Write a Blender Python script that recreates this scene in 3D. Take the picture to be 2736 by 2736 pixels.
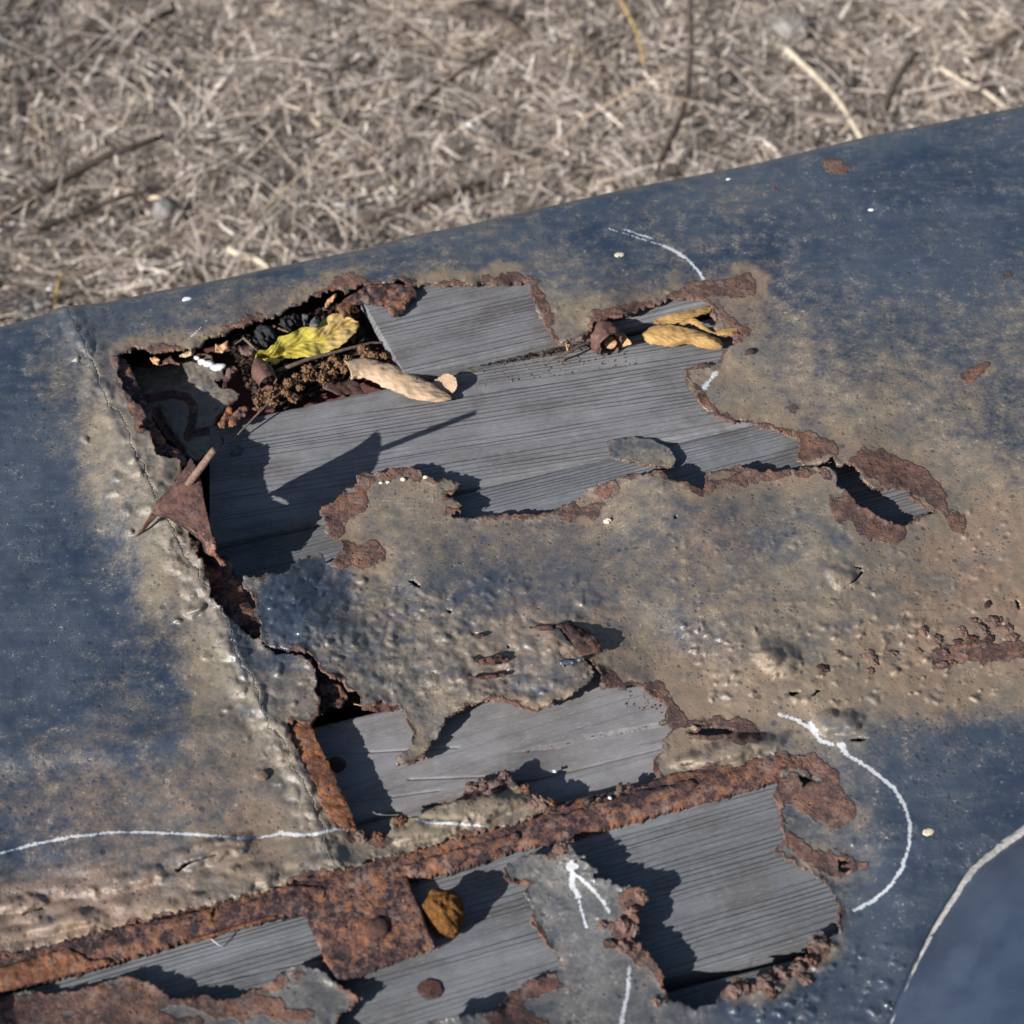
import bpy, math, random
import numpy as np
from mathutils import Vector

# ------------------------------------------------------------------ camera, sky, sun, exposure
for o in list(bpy.data.objects):
    bpy.data.objects.remove(o, do_unlink=True)
scene = bpy.context.scene
COL = scene.collection
NPX = 2736.0                      # side of the photograph in pixels
PITCH = math.radians(48.0)        # how steeply the camera looks down
DIST = 0.83
LENS, SENSOR = 60.0, 36.0
FOV = SENSOR / LENS               # image width at unit depth
CP, SP = math.cos(PITCH), math.sin(PITCH)
CAM = np.array([0.0, -DIST * CP, DIST * SP])
GROUND = -0.45                    # ground height; the panel lies at z = 0

cd = bpy.data.cameras.new('camera')
cam = bpy.data.objects.new('camera', cd)
COL.objects.link(cam)
cd.lens, cd.sensor_width, cd.clip_start, cd.clip_end = LENS, SENSOR, 0.01, 200.0
cam.location = CAM
cam.rotation_euler = (math.pi / 2 - PITCH, 0, 0)
cd.dof.use_dof = True
cd.dof.focus_distance = 0.83
cd.dof.aperture_fstop = 11.0
cd.dof.aperture_blades = 7
scene.camera = cam

SUN_EL, SUN_TH = math.radians(27.0), math.radians(42.0)
sun_dir = Vector((-math.cos(SUN_TH) * math.cos(SUN_EL), -math.sin(SUN_TH) * math.cos(SUN_EL), math.sin(SUN_EL)))
world = bpy.data.worlds.new('World')
scene.world = world
world.use_nodes = True
wn = world.node_tree
sky = wn.nodes.new('ShaderNodeTexSky')
sky.sky_type = 'NISHITA'
sky.sun_disc = False
sky.sun_elevation = SUN_EL
sky.sun_rotation = math.atan2(sun_dir.x, sun_dir.y) % (2 * math.pi)
bg = wn.nodes['Background']
bg.inputs['Strength'].default_value = 0.055
wn.links.new(sky.outputs['Color'], bg.inputs['Color'])
sl = bpy.data.lights.new('sun', 'SUN')
sl.energy = 5.0
sl.angle = math.radians(0.5)
sl.color = (1.0, 0.965, 0.92)
sun = bpy.data.objects.new('sun', sl)
sun.rotation_euler = sun_dir.to_track_quat('Z', 'Y').to_euler()
sun.location = (-2, -2, 3)
COL.objects.link(sun)
scene.view_settings.view_transform = 'Standard'
scene.view_settings.look = 'None'
scene.view_settings.exposure = 0.5
scene.view_settings.gamma = 1.0
scene.view_settings.use_curve_mapping = False

scene.cycles.max_bounces = 5
scene.cycles.diffuse_bounces = 3
scene.cycles.glossy_bounces = 2
rng = np.random.default_rng(7)
random.seed(7)
MM = 0.001

# ------------------------------------------------------------------ geometry helpers
def p2w(x, y, z):
    """the point of height z (metres) that the photograph shows at pixel x, y"""
    x = np.asarray(x, float); y = np.asarray(y, float); z = np.asarray(z, float)
    cx = (x / NPX - 0.5) * FOV
    cy = (0.5 - y / NPX) * FOV
    dy = SP * cy + CP
    dz = CP * cy - SP
    t = (z - CAM[2]) / dz
    return np.stack(np.broadcast_arrays(CAM[0] + cx * t, CAM[1] + dy * t, z), -1)

# crops of the photograph in which outlines were measured: corner x, corner y, magnification
CROPS = {'A': (0, 700, 1.932), 'B': (900, 600, 1.61), 'C': (500, 1500, 1.932), 'D': (0, 2000, 2.625), 'E': (700, 2000, 1.932),
         'F': (1600, 1700, 1.7007), 'G': (1700, 200, 1.8649), 'H': (0, 0, 1.932), 'W': (0, 0, 0.70614), 'N': (0, 0, 1.0),
         'T1': (300, 900, 3.22), 'T2': (800, 1150, 3.22), 'T3': (1400, 1100, 3.22), 'T4': (2000, 1100, 2.625),
         'T5': (1200, 1600, 2.76), 'T6': (1300, 2136, 3.22), 'T7': (600, 750, 3.864), 'Q': (1500, 700, 3.22)}
def R(c, *pts):
    x0, y0, s = CROPS[c]
    return [(x0 + p[0] / s, y0 + p[1] / s) + tuple(p[2:]) for p in pts]

def vnoise(x, y, seed=0):
    x = np.asarray(x, float); y = np.asarray(y, float)
    g = np.random.default_rng(seed).random((256, 256))
    xi = np.floor(x).astype(int); yi = np.floor(y).astype(int)
    fx = x - xi; fy = y - yi
    fx = fx * fx * (3 - 2 * fx); fy = fy * fy * (3 - 2 * fy)
    a = g[xi % 256, yi % 256]; b = g[(xi + 1) % 256, yi % 256]
    c = g[xi % 256, (yi + 1) % 256]; d = g[(xi + 1) % 256, (yi + 1) % 256]
    return (a * (1 - fx) + b * fx) * (1 - fy) + (c * (1 - fx) + d * fx) * fy - 0.5

def fbm(x, y, scale, seed=0, octaves=4, gain=0.5):
    v, a, f = 0, 1.0, 1.0 / scale
    for k in range(octaves):
        v = v + a * vnoise(x * f + 17.3 * k, y * f + 5.1 * k, seed + k)
        a *= gain; f *= 2.03
    return v

def sstep(a, b, x):
    t = np.clip((x - a) / (b - a), 0, 1)
    return t * t * (3 - 2 * t)

def seg_dist(X, Y, pts, closed=False):
    d = np.full(X.shape, 1e9)
    n = len(pts)
    for i in range(n if closed else n - 1):
        ax, ay = pts[i][:2]; bx, by = pts[(i + 1) % n][:2]
        vx, vy = bx - ax, by - ay
        t = np.clip(((X - ax) * vx + (Y - ay) * vy) / max(vx * vx + vy * vy, 1e-9), 0, 1)
        d = np.minimum(d, np.hypot(X - ax - t * vx, Y - ay - t * vy))
    return d

def inside(X, Y, pts):
    r = np.zeros(X.shape, bool)
    n = len(pts)
    for i in range(n):
        ax, ay = pts[i][:2]; bx, by = pts[(i + 1) % n][:2]
        if ay == by:
            continue
        c = ((ay > Y) != (by > Y)) & (X < (bx - ax) * (Y - ay) / (by - ay) + ax)
        r ^= c
    return r

def poly_sdf(X, Y, pts, margin=260.0):
    """positive inside the polygon; only exact near it"""
    a = np.array([p[:2] for p in pts])
    m = (X > a[:, 0].min() - margin) & (X < a[:, 0].max() + margin) & (Y > a[:, 1].min() - margin) & (Y < a[:, 1].max() + margin)
    out = np.full(X.shape, -margin)
    if m.any():
        xs, ys = X[m], Y[m]
        d = seg_dist(xs, ys, pts, True)
        out[m] = np.where(inside(xs, ys, pts), d, -d)
    return out

def spline(pts, n):
    """n points along a Catmull-Rom curve through pts, spaced by chord"""
    P = np.array(pts, float)
    if len(P) == 2:
        t = np.linspace(0, 1, n)[:, None]
        return P[0] * (1 - t) + P[1] * t
    L = np.concatenate([[0], np.cumsum(np.linalg.norm(np.diff(P[:, :2], axis=0), axis=1) + 1e-6)])
    s = np.linspace(0, L[-1], n)
    k = np.clip(np.searchsorted(L, s, 'right') - 1, 0, len(P) - 2)
    t = ((s - L[k]) / (L[k + 1] - L[k]))[:, None]
    p0 = P[np.maximum(k - 1, 0)]; p1 = P[k]; p2 = P[k + 1]; p3 = P[np.minimum(k + 2, len(P) - 1)]
    m1 = (p2 - p0) * 0.5; m2 = (p3 - p1) * 0.5
    return (2 * t**3 - 3 * t**2 + 1) * p1 + (t**3 - 2 * t**2 + t) * m1 + (-2 * t**3 + 3 * t**2) * p2 + (t**3 - t**2) * m2

def new_obj(name, verts, faces, mat, parent=None, smooth=True, attrs=None, uv=None, origin=None):
    """one mesh object; faces: an integer array (n, 3 or 4) or a list of such arrays"""
    verts = np.asarray(verts, float).reshape(-1, 3)
    if origin is None:
        origin = np.zeros(3) if parent is not None else np.array([verts[:, 0].mean(), verts[:, 1].mean(), verts[:, 2].min()])
    origin = np.asarray(origin, float)
    me = bpy.data.meshes.new(name)
    if not isinstance(faces, list):
        faces = [faces]
    faces = [np.asarray(f, np.int32) for f in faces if len(f)]
    me.vertices.add(len(verts))
    me.vertices.foreach_set('co', (verts - origin).ravel())
    loops = np.concatenate([f.ravel() for f in faces])
    sizes = np.concatenate([np.full(len(f), f.shape[1]) for f in faces])
    me.loops.add(len(loops)); me.loops.foreach_set('vertex_index', loops.astype(np.int32))
    me.polygons.add(len(sizes))
    me.polygons.foreach_set('loop_start', np.concatenate([[0], np.cumsum(sizes)[:-1]]).astype(np.int32))
    me.polygons.foreach_set('loop_total', sizes.astype(np.int32))
    me.update(calc_edges=True)
    me.validate()
    if smooth:
        me.polygons.foreach_set('use_smooth', np.ones(len(me.polygons), bool))
    if attrs:
        for k, v in attrs.items():
            at = me.attributes.new(k, 'FLOAT', 'POINT')
            at.data.foreach_set('value', np.asarray(v, np.float32).ravel())
    if uv is not None:
        ul = me.uv_layers.new(name='grain')
        li = np.empty(len(me.loops), np.int32); me.loops.foreach_get('vertex_index', li)
        ul.data.foreach_set('uv', np.asarray(uv, np.float32)[li].ravel())
    if mat:
        me.materials.append(mat)
    ob = bpy.data.objects.new(name, me)
    COL.objects.link(ob)
    ob.location = origin
    if parent is not None:
        ob.parent = parent
        ob.matrix_parent_inverse = PARENT_INV.get(parent.name, parent_inverse(parent))
    return ob

PARENT_INV = {}
def parent_inverse(p):
    loc = Vector(p.location)
    q = p.parent
    m = __import__('mathutils').Matrix.Translation(-loc)
    return m

def tag(o, label=None, cat=None, group=None, kind=None):
    if label: o['label'] = label
    if cat: o['category'] = cat
    if group: o['group'] = group
    if kind: o['kind'] = kind
    return o

def empty(name, loc, label, cat, group=None):
    o = bpy.data.objects.new(name, None)
    o.empty_display_size = 0.02
    o.location = loc
    COL.objects.link(o)
    tag(o, label, cat, group)
    return o

def grid_faces(nr, nc, wrap=False):
    i = np.arange(nr * nc).reshape(nr, nc)
    if wrap:
        i = np.concatenate([i, i[:, :1]], 1)
    return np.stack([i[:-1, :-1], i[1:, :-1], i[1:, 1:], i[:-1, 1:]], -1).reshape(-1, 4)

def cut_mesh(X, Y, d, zfun, attrfun, thick, roll=None, facemask=None, d_keep=None):
    """keeps the part of the grid where d > 0, snapped to the outline d = 0, with a rim of the sheet's thickness"""
    Xr, Xc = np.gradient(X); Yr, Yc = np.gradient(Y); dr, dc = np.gradient(d)
    det = Xr * Yc - Xc * Yr
    det = np.where(np.abs(det) < 1e-9, 1e-9, det)
    gx = (dr * Yc - dc * Yr) / det
    gy = (dc * Xr - dr * Xc) / det
    g = np.maximum(np.hypot(gx, gy), 0.35)
    h = np.sqrt(np.abs(det))
    near = np.abs(d) < 0.72 * h * g
    X2 = np.where(near, X - d * gx / g**2, X); Y2 = np.where(near, Y - d * gy / g**2, Y)
    keep = near | (d > 0)
    f = grid_faces(*X.shape)
    kf = keep.ravel()[f].all(1)
    # a face needs at least one vertex truly inside
    kf &= ((d > 0) & ~near).ravel()[f].any(1)
    if facemask is not None:
        kf &= facemask.ravel()[f].all(1) if facemask.dtype == bool else True
    f = f[kf]
    used = np.unique(f)
    remap = -np.ones(X.size, np.int64); remap[used] = np.arange(len(used))
    f = remap[f][:, ::-1] if False else remap[f]
    x, y = X2.ravel()[used], Y2.ravel()[used]
    dd = np.maximum(d.ravel()[used], 0)
    z = zfun(x, y, dd)
    W = p2w(x, y, z)
    if roll is not None:
        W = W + roll.reshape(-1, 3)[used]
    A = attrfun(x, y, dd)
    # rim
    e = np.concatenate([f[:, [0, 1]], f[:, [1, 2]], f[:, [2, 3]], f[:, [3, 0]]])
    es = np.sort(e, 1)
    key = es[:, 0] * (len(used) + 1) + es[:, 1]
    _, idx, cnt = np.unique(key, return_index=True, return_counts=True)
    b = e[idx[cnt == 1]]
    bv = np.unique(b)
    rm = -np.ones(len(used), np.int64); rm[bv] = np.arange(len(bv)) + len(used)
    low = W[bv].copy()
    low[:, 2] -= thick * (0.7 + 0.6 * rng.random(len(bv)))
    low[:, :2] += rng.normal(0, thick * 0.12, (len(bv), 2))
    W = np.concatenate([W, low])
    for k in A:
        ex = A[k][bv].copy()
        if k == 'rust': ex = np.maximum(ex, 0.9)
        if k == 'chalk': ex = ex * 0
        A[k] = np.concatenate([A[k], ex])
    rimf = np.stack([b[:, 1], b[:, 0], rm[b[:, 0]], rm[b[:, 1]]], 1)
    return W, [f, rimf], A

def ruled(name, curves, mat, parent, n=40, m=14, thick=0.0008, attrs=None, jitter=0.0, seed=1, uvs=False, edge_jit=0.0, post=None):
    """a thin curved sheet through several curves of (pixel x, pixel y, height in mm)"""
    C = np.stack([spline(c, n) for c in curves])               # k, n, 3
    if len(curves) > 1:
        S = np.stack([spline(C[:, i], m) if np.ptp(C[:, i, :2]) > 1e-3 else np.repeat(C[:1, i], m, 0) for i in range(n)], 1)
    else:
        S = C
    W = p2w(S[..., 0], S[..., 1], S[..., 2] * MM)
    ii, jj = np.meshgrid(np.linspace(0, 1, m), np.linspace(0, 1, n), indexing='ij')
    if jitter:
        W[..., 2] += jitter * fbm(S[..., 0], S[..., 1], 14.0, seed, 4) * MM
    if edge_jit:
        for row in (0, m - 1):
            W[row, :, :2] += rng.normal(0, edge_jit * MM, (n, 2))
    if post is not None:
        W = post(W, ii, jj)
    a = {'across': ii, 'along': jj}
    if attrs: a.update({k: np.full(ii.shape, v) for k, v in attrs.items()})
    ob = new_obj(name, W.reshape(-1, 3), grid_faces(m, n), mat, parent, True, a)
    if thick:
        md = ob.modifiers.new('thickness', 'SOLIDIFY'); md.thickness = thick; md.offset = -1
    return ob

def tube(name, pts, radii, mat, parent, sides=8, n=24, jitter=0.0, world_pts=False, attrs=None, ends=True):
    P = spline(pts, n)
    W = P if world_pts else p2w(P[:, 0], P[:, 1], P[:, 2] * MM)
    r = np.interp(np.linspace(0, 1, n), np.linspace(0, 1, len(radii)), radii) * MM
    T = np.gradient(W, axis=0); T /= np.linalg.norm(T, axis=1)[:, None] + 1e-12
    up = np.array([0.13, 0.21, 0.97])
    U = np.cross(T, up); U /= np.linalg.norm(U, axis=1)[:, None] + 1e-12
    V = np.cross(T, U)
    a = np.linspace(0, 2 * math.pi, sides, endpoint=False)
    rr = r[:, None] * (1 + jitter * rng.normal(0, 1, (n, sides)))
    ring = W[:, None] + rr[..., None] * (np.cos(a)[None, :, None] * U[:, None] + np.sin(a)[None, :, None] * V[:, None])
    v = ring.reshape(-1, 3)
    f = [grid_faces(n, sides, True)] if False else None
    i = np.arange(n * sides).reshape(n, sides); j = np.roll(i, -1, 1)
    quads = np.stack([i[:-1], j[:-1], j[1:], i[1:]], -1).reshape(-1, 4)
    c0, c1 = len(v), len(v) + 1
    v = np.concatenate([v, W[:1], W[-1:]])
    tr = np.concatenate([np.stack([j[0], i[0], np.full(sides, c0)], 1), np.stack([i[-1], j[-1], np.full(sides, c1)], 1)])
    a = {k: np.full(len(v), x) for k, x in (attrs or {}).items()}
    return new_obj(name, v, [quads, tr], mat, parent, True, a)

def ico(sub=2):
    t = (1 + 5 ** 0.5) / 2
    v = [(-1, t, 0), (1, t, 0), (-1, -t, 0), (1, -t, 0), (0, -1, t), (0, 1, t), (0, -1, -t), (0, 1, -t), (t, 0, -1), (t, 0, 1), (-t, 0, -1), (-t, 0, 1)]
    f = [(0, 11, 5), (0, 5, 1), (0, 1, 7), (0, 7, 10), (0, 10, 11), (1, 5, 9), (5, 11, 4), (11, 10, 2), (10, 7, 6), (7, 1, 8), (3, 9, 4), (3, 4, 2), (3, 2, 6), (3, 6, 8), (3, 8, 9), (4, 9, 5), (2, 4, 11), (6, 2, 10), (8, 6, 7), (9, 8, 1)]
    v = [np.array(p) / np.linalg.norm(p) for p in v]
    for _ in range(sub):
        cache, nf = {}, []
        def mid(a, b):
            k = (min(a, b), max(a, b))
            if k not in cache:
                m = v[a] + v[b]; v.append(m / np.linalg.norm(m)); cache[k] = len(v) - 1
            return cache[k]
        for a, b, c in f:
            x, y, z = mid(a, b), mid(b, c), mid(c, a)
            nf += [(a, x, z), (b, y, x), (c, z, y), (x, y, z)]
        f = nf
    return np.array(v), np.array(f)
ICO2, ICO3, ICO4 = ico(2), ico(3), ico(4)

def lump(name, px, py, zmm, rx, ry, rz, mat, parent=None, seed=0, rough=0.3, freq=2.2, base=ICO3, rot=None, attrs=None, flat=None):
    """an irregular lump: radii in mm, centred over pixel px, py with its foot at height zmm"""
    v, f = base
    s = np.random.default_rng(seed)
    off = s.random(3) * 50
    n = fbm(v[:, 0] * freq + off[0] + v[:, 2] * 1.7, v[:, 1] * freq + off[1] - v[:, 2] * 1.3, 1.0, seed, 5, 0.55)
    w = v * (1 + rough * 1.6 * n)[:, None]
    if flat is not None:
        fd = np.array(flat[:3]); fd = fd / np.linalg.norm(fd)
        k = w @ fd
        w = w - np.maximum(k - flat[3], 0)[:, None] * fd * 0.92
    w = w * np.array([rx, ry, rz]) * MM
    if rot:
        c, q = math.cos(rot), math.sin(rot)
        w = w @ np.array([[c, q, 0], [-q, c, 0], [0, 0, 1]])
    c = p2w(px, py, (zmm + rz * 0.75) * MM)
    a = {k: np.full(len(v), x) for k, x in (attrs or {}).items()}
    a['hollow'] = n
    return new_obj(name, w + c, f, mat, parent, True, a)

# ------------------------------------------------------------------ materials
class NT:
    def __init__(self, name):
        self.mat = bpy.data.materials.new(name); self.mat.use_nodes = True
        self.t = self.mat.node_tree; self.b = self.t.nodes['Principled BSDF']
    def n(self, kind, **kw):
        nd = self.t.nodes.new(kind)
        for k, v in kw.items(): setattr(nd, k, v)
        return nd
    def put(self, sock, v):
        if isinstance(v, bpy.types.NodeSocket): self.t.links.new(v, sock)
        elif isinstance(v, (tuple, list)) and len(v) == 3 and sock.type == 'RGBA': sock.default_value = (*v, 1)
        elif sock.type == 'RGBA' and not isinstance(v, (tuple, list)): sock.default_value = (v, v, v, 1)
        else: sock.default_value = v
    def math(self, op, a, b=0.0, c=0.0, clamp=False):
        nd = self.n('ShaderNodeMath', operation=op, use_clamp=clamp)
        self.put(nd.inputs[0], a); self.put(nd.inputs[1], b); self.put(nd.inputs[2], c)
        return nd.outputs[0]
    def add(self, a, b): return self.math('ADD', a, b)
    def mul(self, a, b): return self.math('MULTIPLY', a, b)
    def mad(self, a, b, c): return self.math('MULTIPLY_ADD', a, b, c)
    def step(self, x, lo, hi):
        nd = self.n('ShaderNodeMapRange', interpolation_type='SMOOTHSTEP', clamp=True)
        self.put(nd.inputs[0], x); nd.inputs[1].default_value = lo; nd.inputs[2].default_value = hi
        return nd.outputs[0]
    def mix(self, f, a, b, blend='MIX'):
        nd = self.n('ShaderNodeMix', data_type='RGBA', blend_type=blend)
        self.put(nd.inputs[0], f); self.put(nd.inputs[6], a); self.put(nd.inputs[7], b)
        return nd.outputs[2]
    def attr(self, name):
        return self.n('ShaderNodeAttribute', attribute_name=name).outputs['Fac']
    def obj(self):
        g = self.n('ShaderNodeNewGeometry'); return g.outputs['Position']
    def noise(self, scale, detail=4, rough=0.55, vec=None, dist=0.0):
        nd = self.n('ShaderNodeTexNoise'); nd.inputs['Scale'].default_value = scale
        nd.inputs['Detail'].default_value = detail; nd.inputs['Roughness'].default_value = rough
        nd.inputs['Distortion'].default_value = dist
        self.put(nd.inputs['Vector'], vec if vec is not None else self.pos)
        return nd.outputs['Fac']
    def voro(self, scale, vec=None, out='Distance', rnd=1.0):
        nd = self.n('ShaderNodeTexVoronoi'); nd.inputs['Scale'].default_value = scale
        nd.inputs['Randomness'].default_value = rnd
        self.put(nd.inputs['Vector'], vec if vec is not None else self.pos)
        return nd.outputs[out]
    def scaled(self, vec, s, rot=0.0):
        nd = self.n('ShaderNodeMapping'); self.put(nd.inputs[0], vec); nd.inputs['Scale'].default_value = s
        nd.inputs['Rotation'].default_value = (0, 0, rot)
        return nd.outputs[0]
    def bump(self, h, dist, strength=1.0, normal=None):
        nd = self.n('ShaderNodeBump'); self.put(nd.inputs['Height'], h)
        nd.inputs['Distance'].default_value = dist; nd.inputs['Strength'].default_value = strength
        if normal is not None: self.put(nd.inputs['Normal'], normal)
        return nd.outputs[0]
    def done(self, color, rough=0.7, normal=None, spec=0.3, metal=0.0):
        self.put(self.b.inputs['Base Color'], color); self.put(self.b.inputs['Roughness'], rough)
        self.put(self.b.inputs['Specular IOR Level'], spec); self.put(self.b.inputs['Metallic'], metal)
        if normal is not None: self.put(self.b.inputs['Normal'], normal)
        return self.mat

def rust_color(m, orange=0.5):
    a = m.noise(48, 6, 0.66); b = m.noise(230, 7, 0.7); c = m.noise(1100, 4, 0.6)
    k = m.mad(a, 0.6, m.mad(b, 0.8, m.mad(c, 0.3, -0.36)))
    col = m.mix(m.step(k, 0.42, 0.52), (0.036, 0.026, 0.031), (0.155, 0.083, 0.066))
    col = m.mix(m.mul(m.step(k, 0.5, 0.62), orange), col, (0.34, 0.145, 0.06))
    pale = m.noise(130, 6, 0.68)
    col = m.mix(m.mul(m.step(pale, 0.52, 0.64), 0.6), col, (0.25, 0.185, 0.16))
    col = m.mix(m.mul(m.step(pale, 0.48, 0.38), 0.65), col, (0.06, 0.04, 0.045))
    pit = m.mul(m.step(m.voro(300, None), 0.26, 0.1), m.step(a, 0.45, 0.62))
    col = m.mix(m.mul(pit, 0.75), col, (0.025, 0.018, 0.02))
    h = m.mad(pit, -0.5, m.add(m.mul(b, 1.2), m.mul(c, 0.35)))
    return col, h

def mat_sheet():
    m = NT('weathered_blue_sheet'); m.pos = m.obj()
    T, RU, CH, WA = m.attr('tan'), m.attr('rust'), m.attr('chalk'), m.attr('warm')
    n1 = m.noise(30, 7, 0.66); n2 = m.noise(620, 5, 0.68); n3 = m.noise(120, 6, 0.64)
    t = m.step(m.add(T, m.mad(n1, 0.75, m.mad(n2, 1.0, m.mad(n3, 0.7, -1.22)))), 0.1, 0.9)
    brushed = m.noise(1.0, 5, 0.6, m.scaled(m.pos, (30, 260, 60), -0.3))
    blue = m.mix(m.step(brushed, 0.3, 0.75), (0.026, 0.041, 0.068), (0.052, 0.07, 0.1))
    blue = m.mix(m.step(n3, 0.48, 0.75), blue, (0.075, 0.089, 0.11))
    blue = m.mix(m.mul(m.step(n1, 0.52, 0.34), 0.8), blue, (0.019, 0.033, 0.064))
    blue = m.mix(m.mul(m.step(m.noise(9, 4, 0.6), 0.38, 0.6), 0.4), blue, (0.1, 0.12, 0.15))
    tan = m.mix(n3, (0.14, 0.117, 0.086), (0.30, 0.237, 0.16))
    tan = m.mix(m.mul(WA, m.step(n1, 0.25, 0.6)), tan, (0.27, 0.172, 0.118))
    tan = m.mix(m.mul(m.step(n2, 0.52, 0.75), 0.5), tan, (0.095, 0.095, 0.094))
    tan = m.mix(m.mul(m.step(m.noise(55, 5, 0.6), 0.5, 0.7), 0.5), tan, (0.15, 0.145, 0.135))
    col = m.mix(t, blue, tan)
    def vor(scale):
        vv = m.n('ShaderNodeTexVoronoi'); vv.inputs['Scale'].default_value = scale
        m.put(vv.inputs['Vector'], warped); sc = m.n('ShaderNodeSeparateColor'); m.put(sc.inputs[0], vv.outputs['Color'])
        return vv.outputs['Distance'], sc.outputs
    # pits: small dark dents in the paint, denser in patches
    wn_ = m.n('ShaderNodeTexNoise'); wn_.inputs['Scale'].default_value = 700; m.put(wn_.inputs['Vector'], m.pos)
    wv = m.n('ShaderNodeVectorMath', operation='MULTIPLY_ADD'); m.put(wv.inputs[0], wn_.outputs['Color']); wv.inputs[1].default_value = (0.0012,) * 3; m.put(wv.inputs[2], m.pos)
    warped = wv.outputs[0]
    d1, c1 = vor(300); d2, c2 = vor(150); d3, c3 = vor(620)
    pit = m.mul(m.step(d1, 0.34, 0.14), m.step(c1[0], 0.62, 0.68))
    fine_pit = m.mul(m.step(d3, 0.4, 0.15), m.step(c3[0], 0.5, 0.6))
    pit = m.mul(m.math('MAXIMUM', pit, m.mul(fine_pit, 0.7)), m.step(n1, 0.40, 0.56))
    big = m.mul(m.step(d2, m_r(0.26), 0.12), m.step(c2[1], 0.8, 0.84))
    pit = m.math('MAXIMUM', pit, big)
    grey = m.attr('grey')
    col = m.mix(m.mul(grey, 0.85), col, m.mix(m.step(m.mad(n3, 0.6, m.mul(n2, 0.5)), 0.4, 0.68), (0.085, 0.086, 0.088), (0.17, 0.162, 0.148)))
    col = m.mix(m.mul(pit, 0.62), col, (0.035, 0.04, 0.056))
    fleck = m.mul(m.step(m.noise(650, 3, 0.5), 0.62, 0.74), m.step(n3, 0.4, 0.62))
    col = m.mix(m.mul(fleck, 0.5), col, (0.46, 0.46, 0.45))  # pale flecks, with glints of light painted into them
    # chalk marks: dragged and broken
    ch = m.step(m.add(CH, m.mad(n2, 2.6, m.mad(n3, 1.5, -2.1))), 0.3, 0.8)
    col = m.mix(m.mul(ch, 0.86), col, m.mix(n3, (0.45, 0.5, 0.58), (0.68, 0.68, 0.67)))
    rc, rh = rust_color(m, 0.4)
    rf = m.step(m.add(RU, m.mad(n2, 0.9, m.mad(n3, 1.3, -1.1))), 0.3, 0.66)
    rc = m.mix(0.25, rc, (0.23, 0.15, 0.12))
    col = m.mix(rf, col, rc)
    rough = m.mad(n3, 0.16, m.mad(t, 0.24, 0.24))
    rough = m.mix(rf, rough, 0.95); rough = m.mix(ch, rough, 0.9)
    h = m.mad(pit, -0.55, m.mad(n2, 0.5, m.mad(n3, 0.6, 0.0)))
    nb = m.bump(h, 0.0005, 0.7)
    nb = m.bump(m.mul(rh, rf), 0.0011, 1.0, nb)
    return m.done(col, rough, nb, m.mix(m.math('MAXIMUM', rf, ch), m.mad(t, -0.35, 0.95), 0.15))
def m_r(v): return v

def mat_rust(name='scaly_rust', orange=0.7, tint=None):
    m = NT(name); m.pos = m.obj()
    col, h = rust_color(m, orange)
    if tint: col = m.mix(tint[3], col, tint[:3])
    return m.done(col, 0.93, m.bump(h, 0.0011, 1.0), 0.18)

def mat_wood(name, light, dark, line, rings=300.0, contrast=1.0, relief=1.0):
    m = NT(name); uv = m.n('ShaderNodeUVMap', uv_map='grain').outputs[0]; m.pos = m.obj()
    sep = m.n('ShaderNodeSeparateXYZ'); m.put(sep.inputs[0], uv)
    drift = m.noise(1.0, 3, 0.55, m.scaled(uv, (2.2, 45, 1)))
    wob = m.noise(1.0, 3, 0.6, m.scaled(uv, (30, 260, 1)))
    ph = m.math('FRACT', m.mad(sep.outputs[1], rings, m.mad(drift, 5.0, m.mul(wob, 0.5))))
    amp = m.noise(1.0, 3, 0.6, m.scaled(uv, (5, 90, 1)))
    late = m.mul(m.mul(m.step(ph, 0.64, 0.93), m.step(ph, 1.0, 0.95)), m.step(amp, 0.34, 0.6))
    fine = m.noise(1.0, 5, 0.7, m.scaled(uv, (14, 1500, 1)))
    fleck = m.noise(1.0, 4, 0.65, m.scaled(uv, (260, 1500, 1)))
    blot = m.noise(26, 5, 0.62); grey = m.noise(75, 5, 0.6)
    col = m.mix(m.step(blot, 0.3, 0.7), dark, light)
    col = m.mix(m.mul(m.step(grey, 0.48, 0.7), 0.35), col, tuple(c * 0.62 for c in dark))
    stain = m.noise(1.0, 5, 0.62, m.scaled(uv, (9, 40, 1)))
    col = m.mix(m.mul(m.step(stain, 0.5, 0.66), 0.7), col, (dark[0] * 0.62, dark[1] * 0.54, dark[2] * 0.5))
    col = m.mix(m.mul(m.step(stain, 0.46, 0.34), 0.55), col, tuple(min(1, c * 1.3) for c in light))
    col = m.mix(m.mul(m.step(m.noise(42, 5, 0.65), 0.54, 0.68), 0.35), col, (0.10, 0.078, 0.066))
    col = m.mix(m.mul(late, 0.74 * contrast), col, line)
    col = m.mix(m.mul(m.step(fine, 0.5, 0.7), 0.55), col, tuple(c * 1.35 for c in line))
    col = m.mix(m.mul(m.step(fleck, 0.52, 0.7), 0.5), col, tuple(min(1, c * 1.5) for c in light))
    h = m.mad(late, -0.9, m.mad(fine, -0.45, m.mul(fleck, 0.4)))
    return m.done(col, 0.88, m.bump(h, 0.0005 * relief, 0.8), 0.2)

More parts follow.
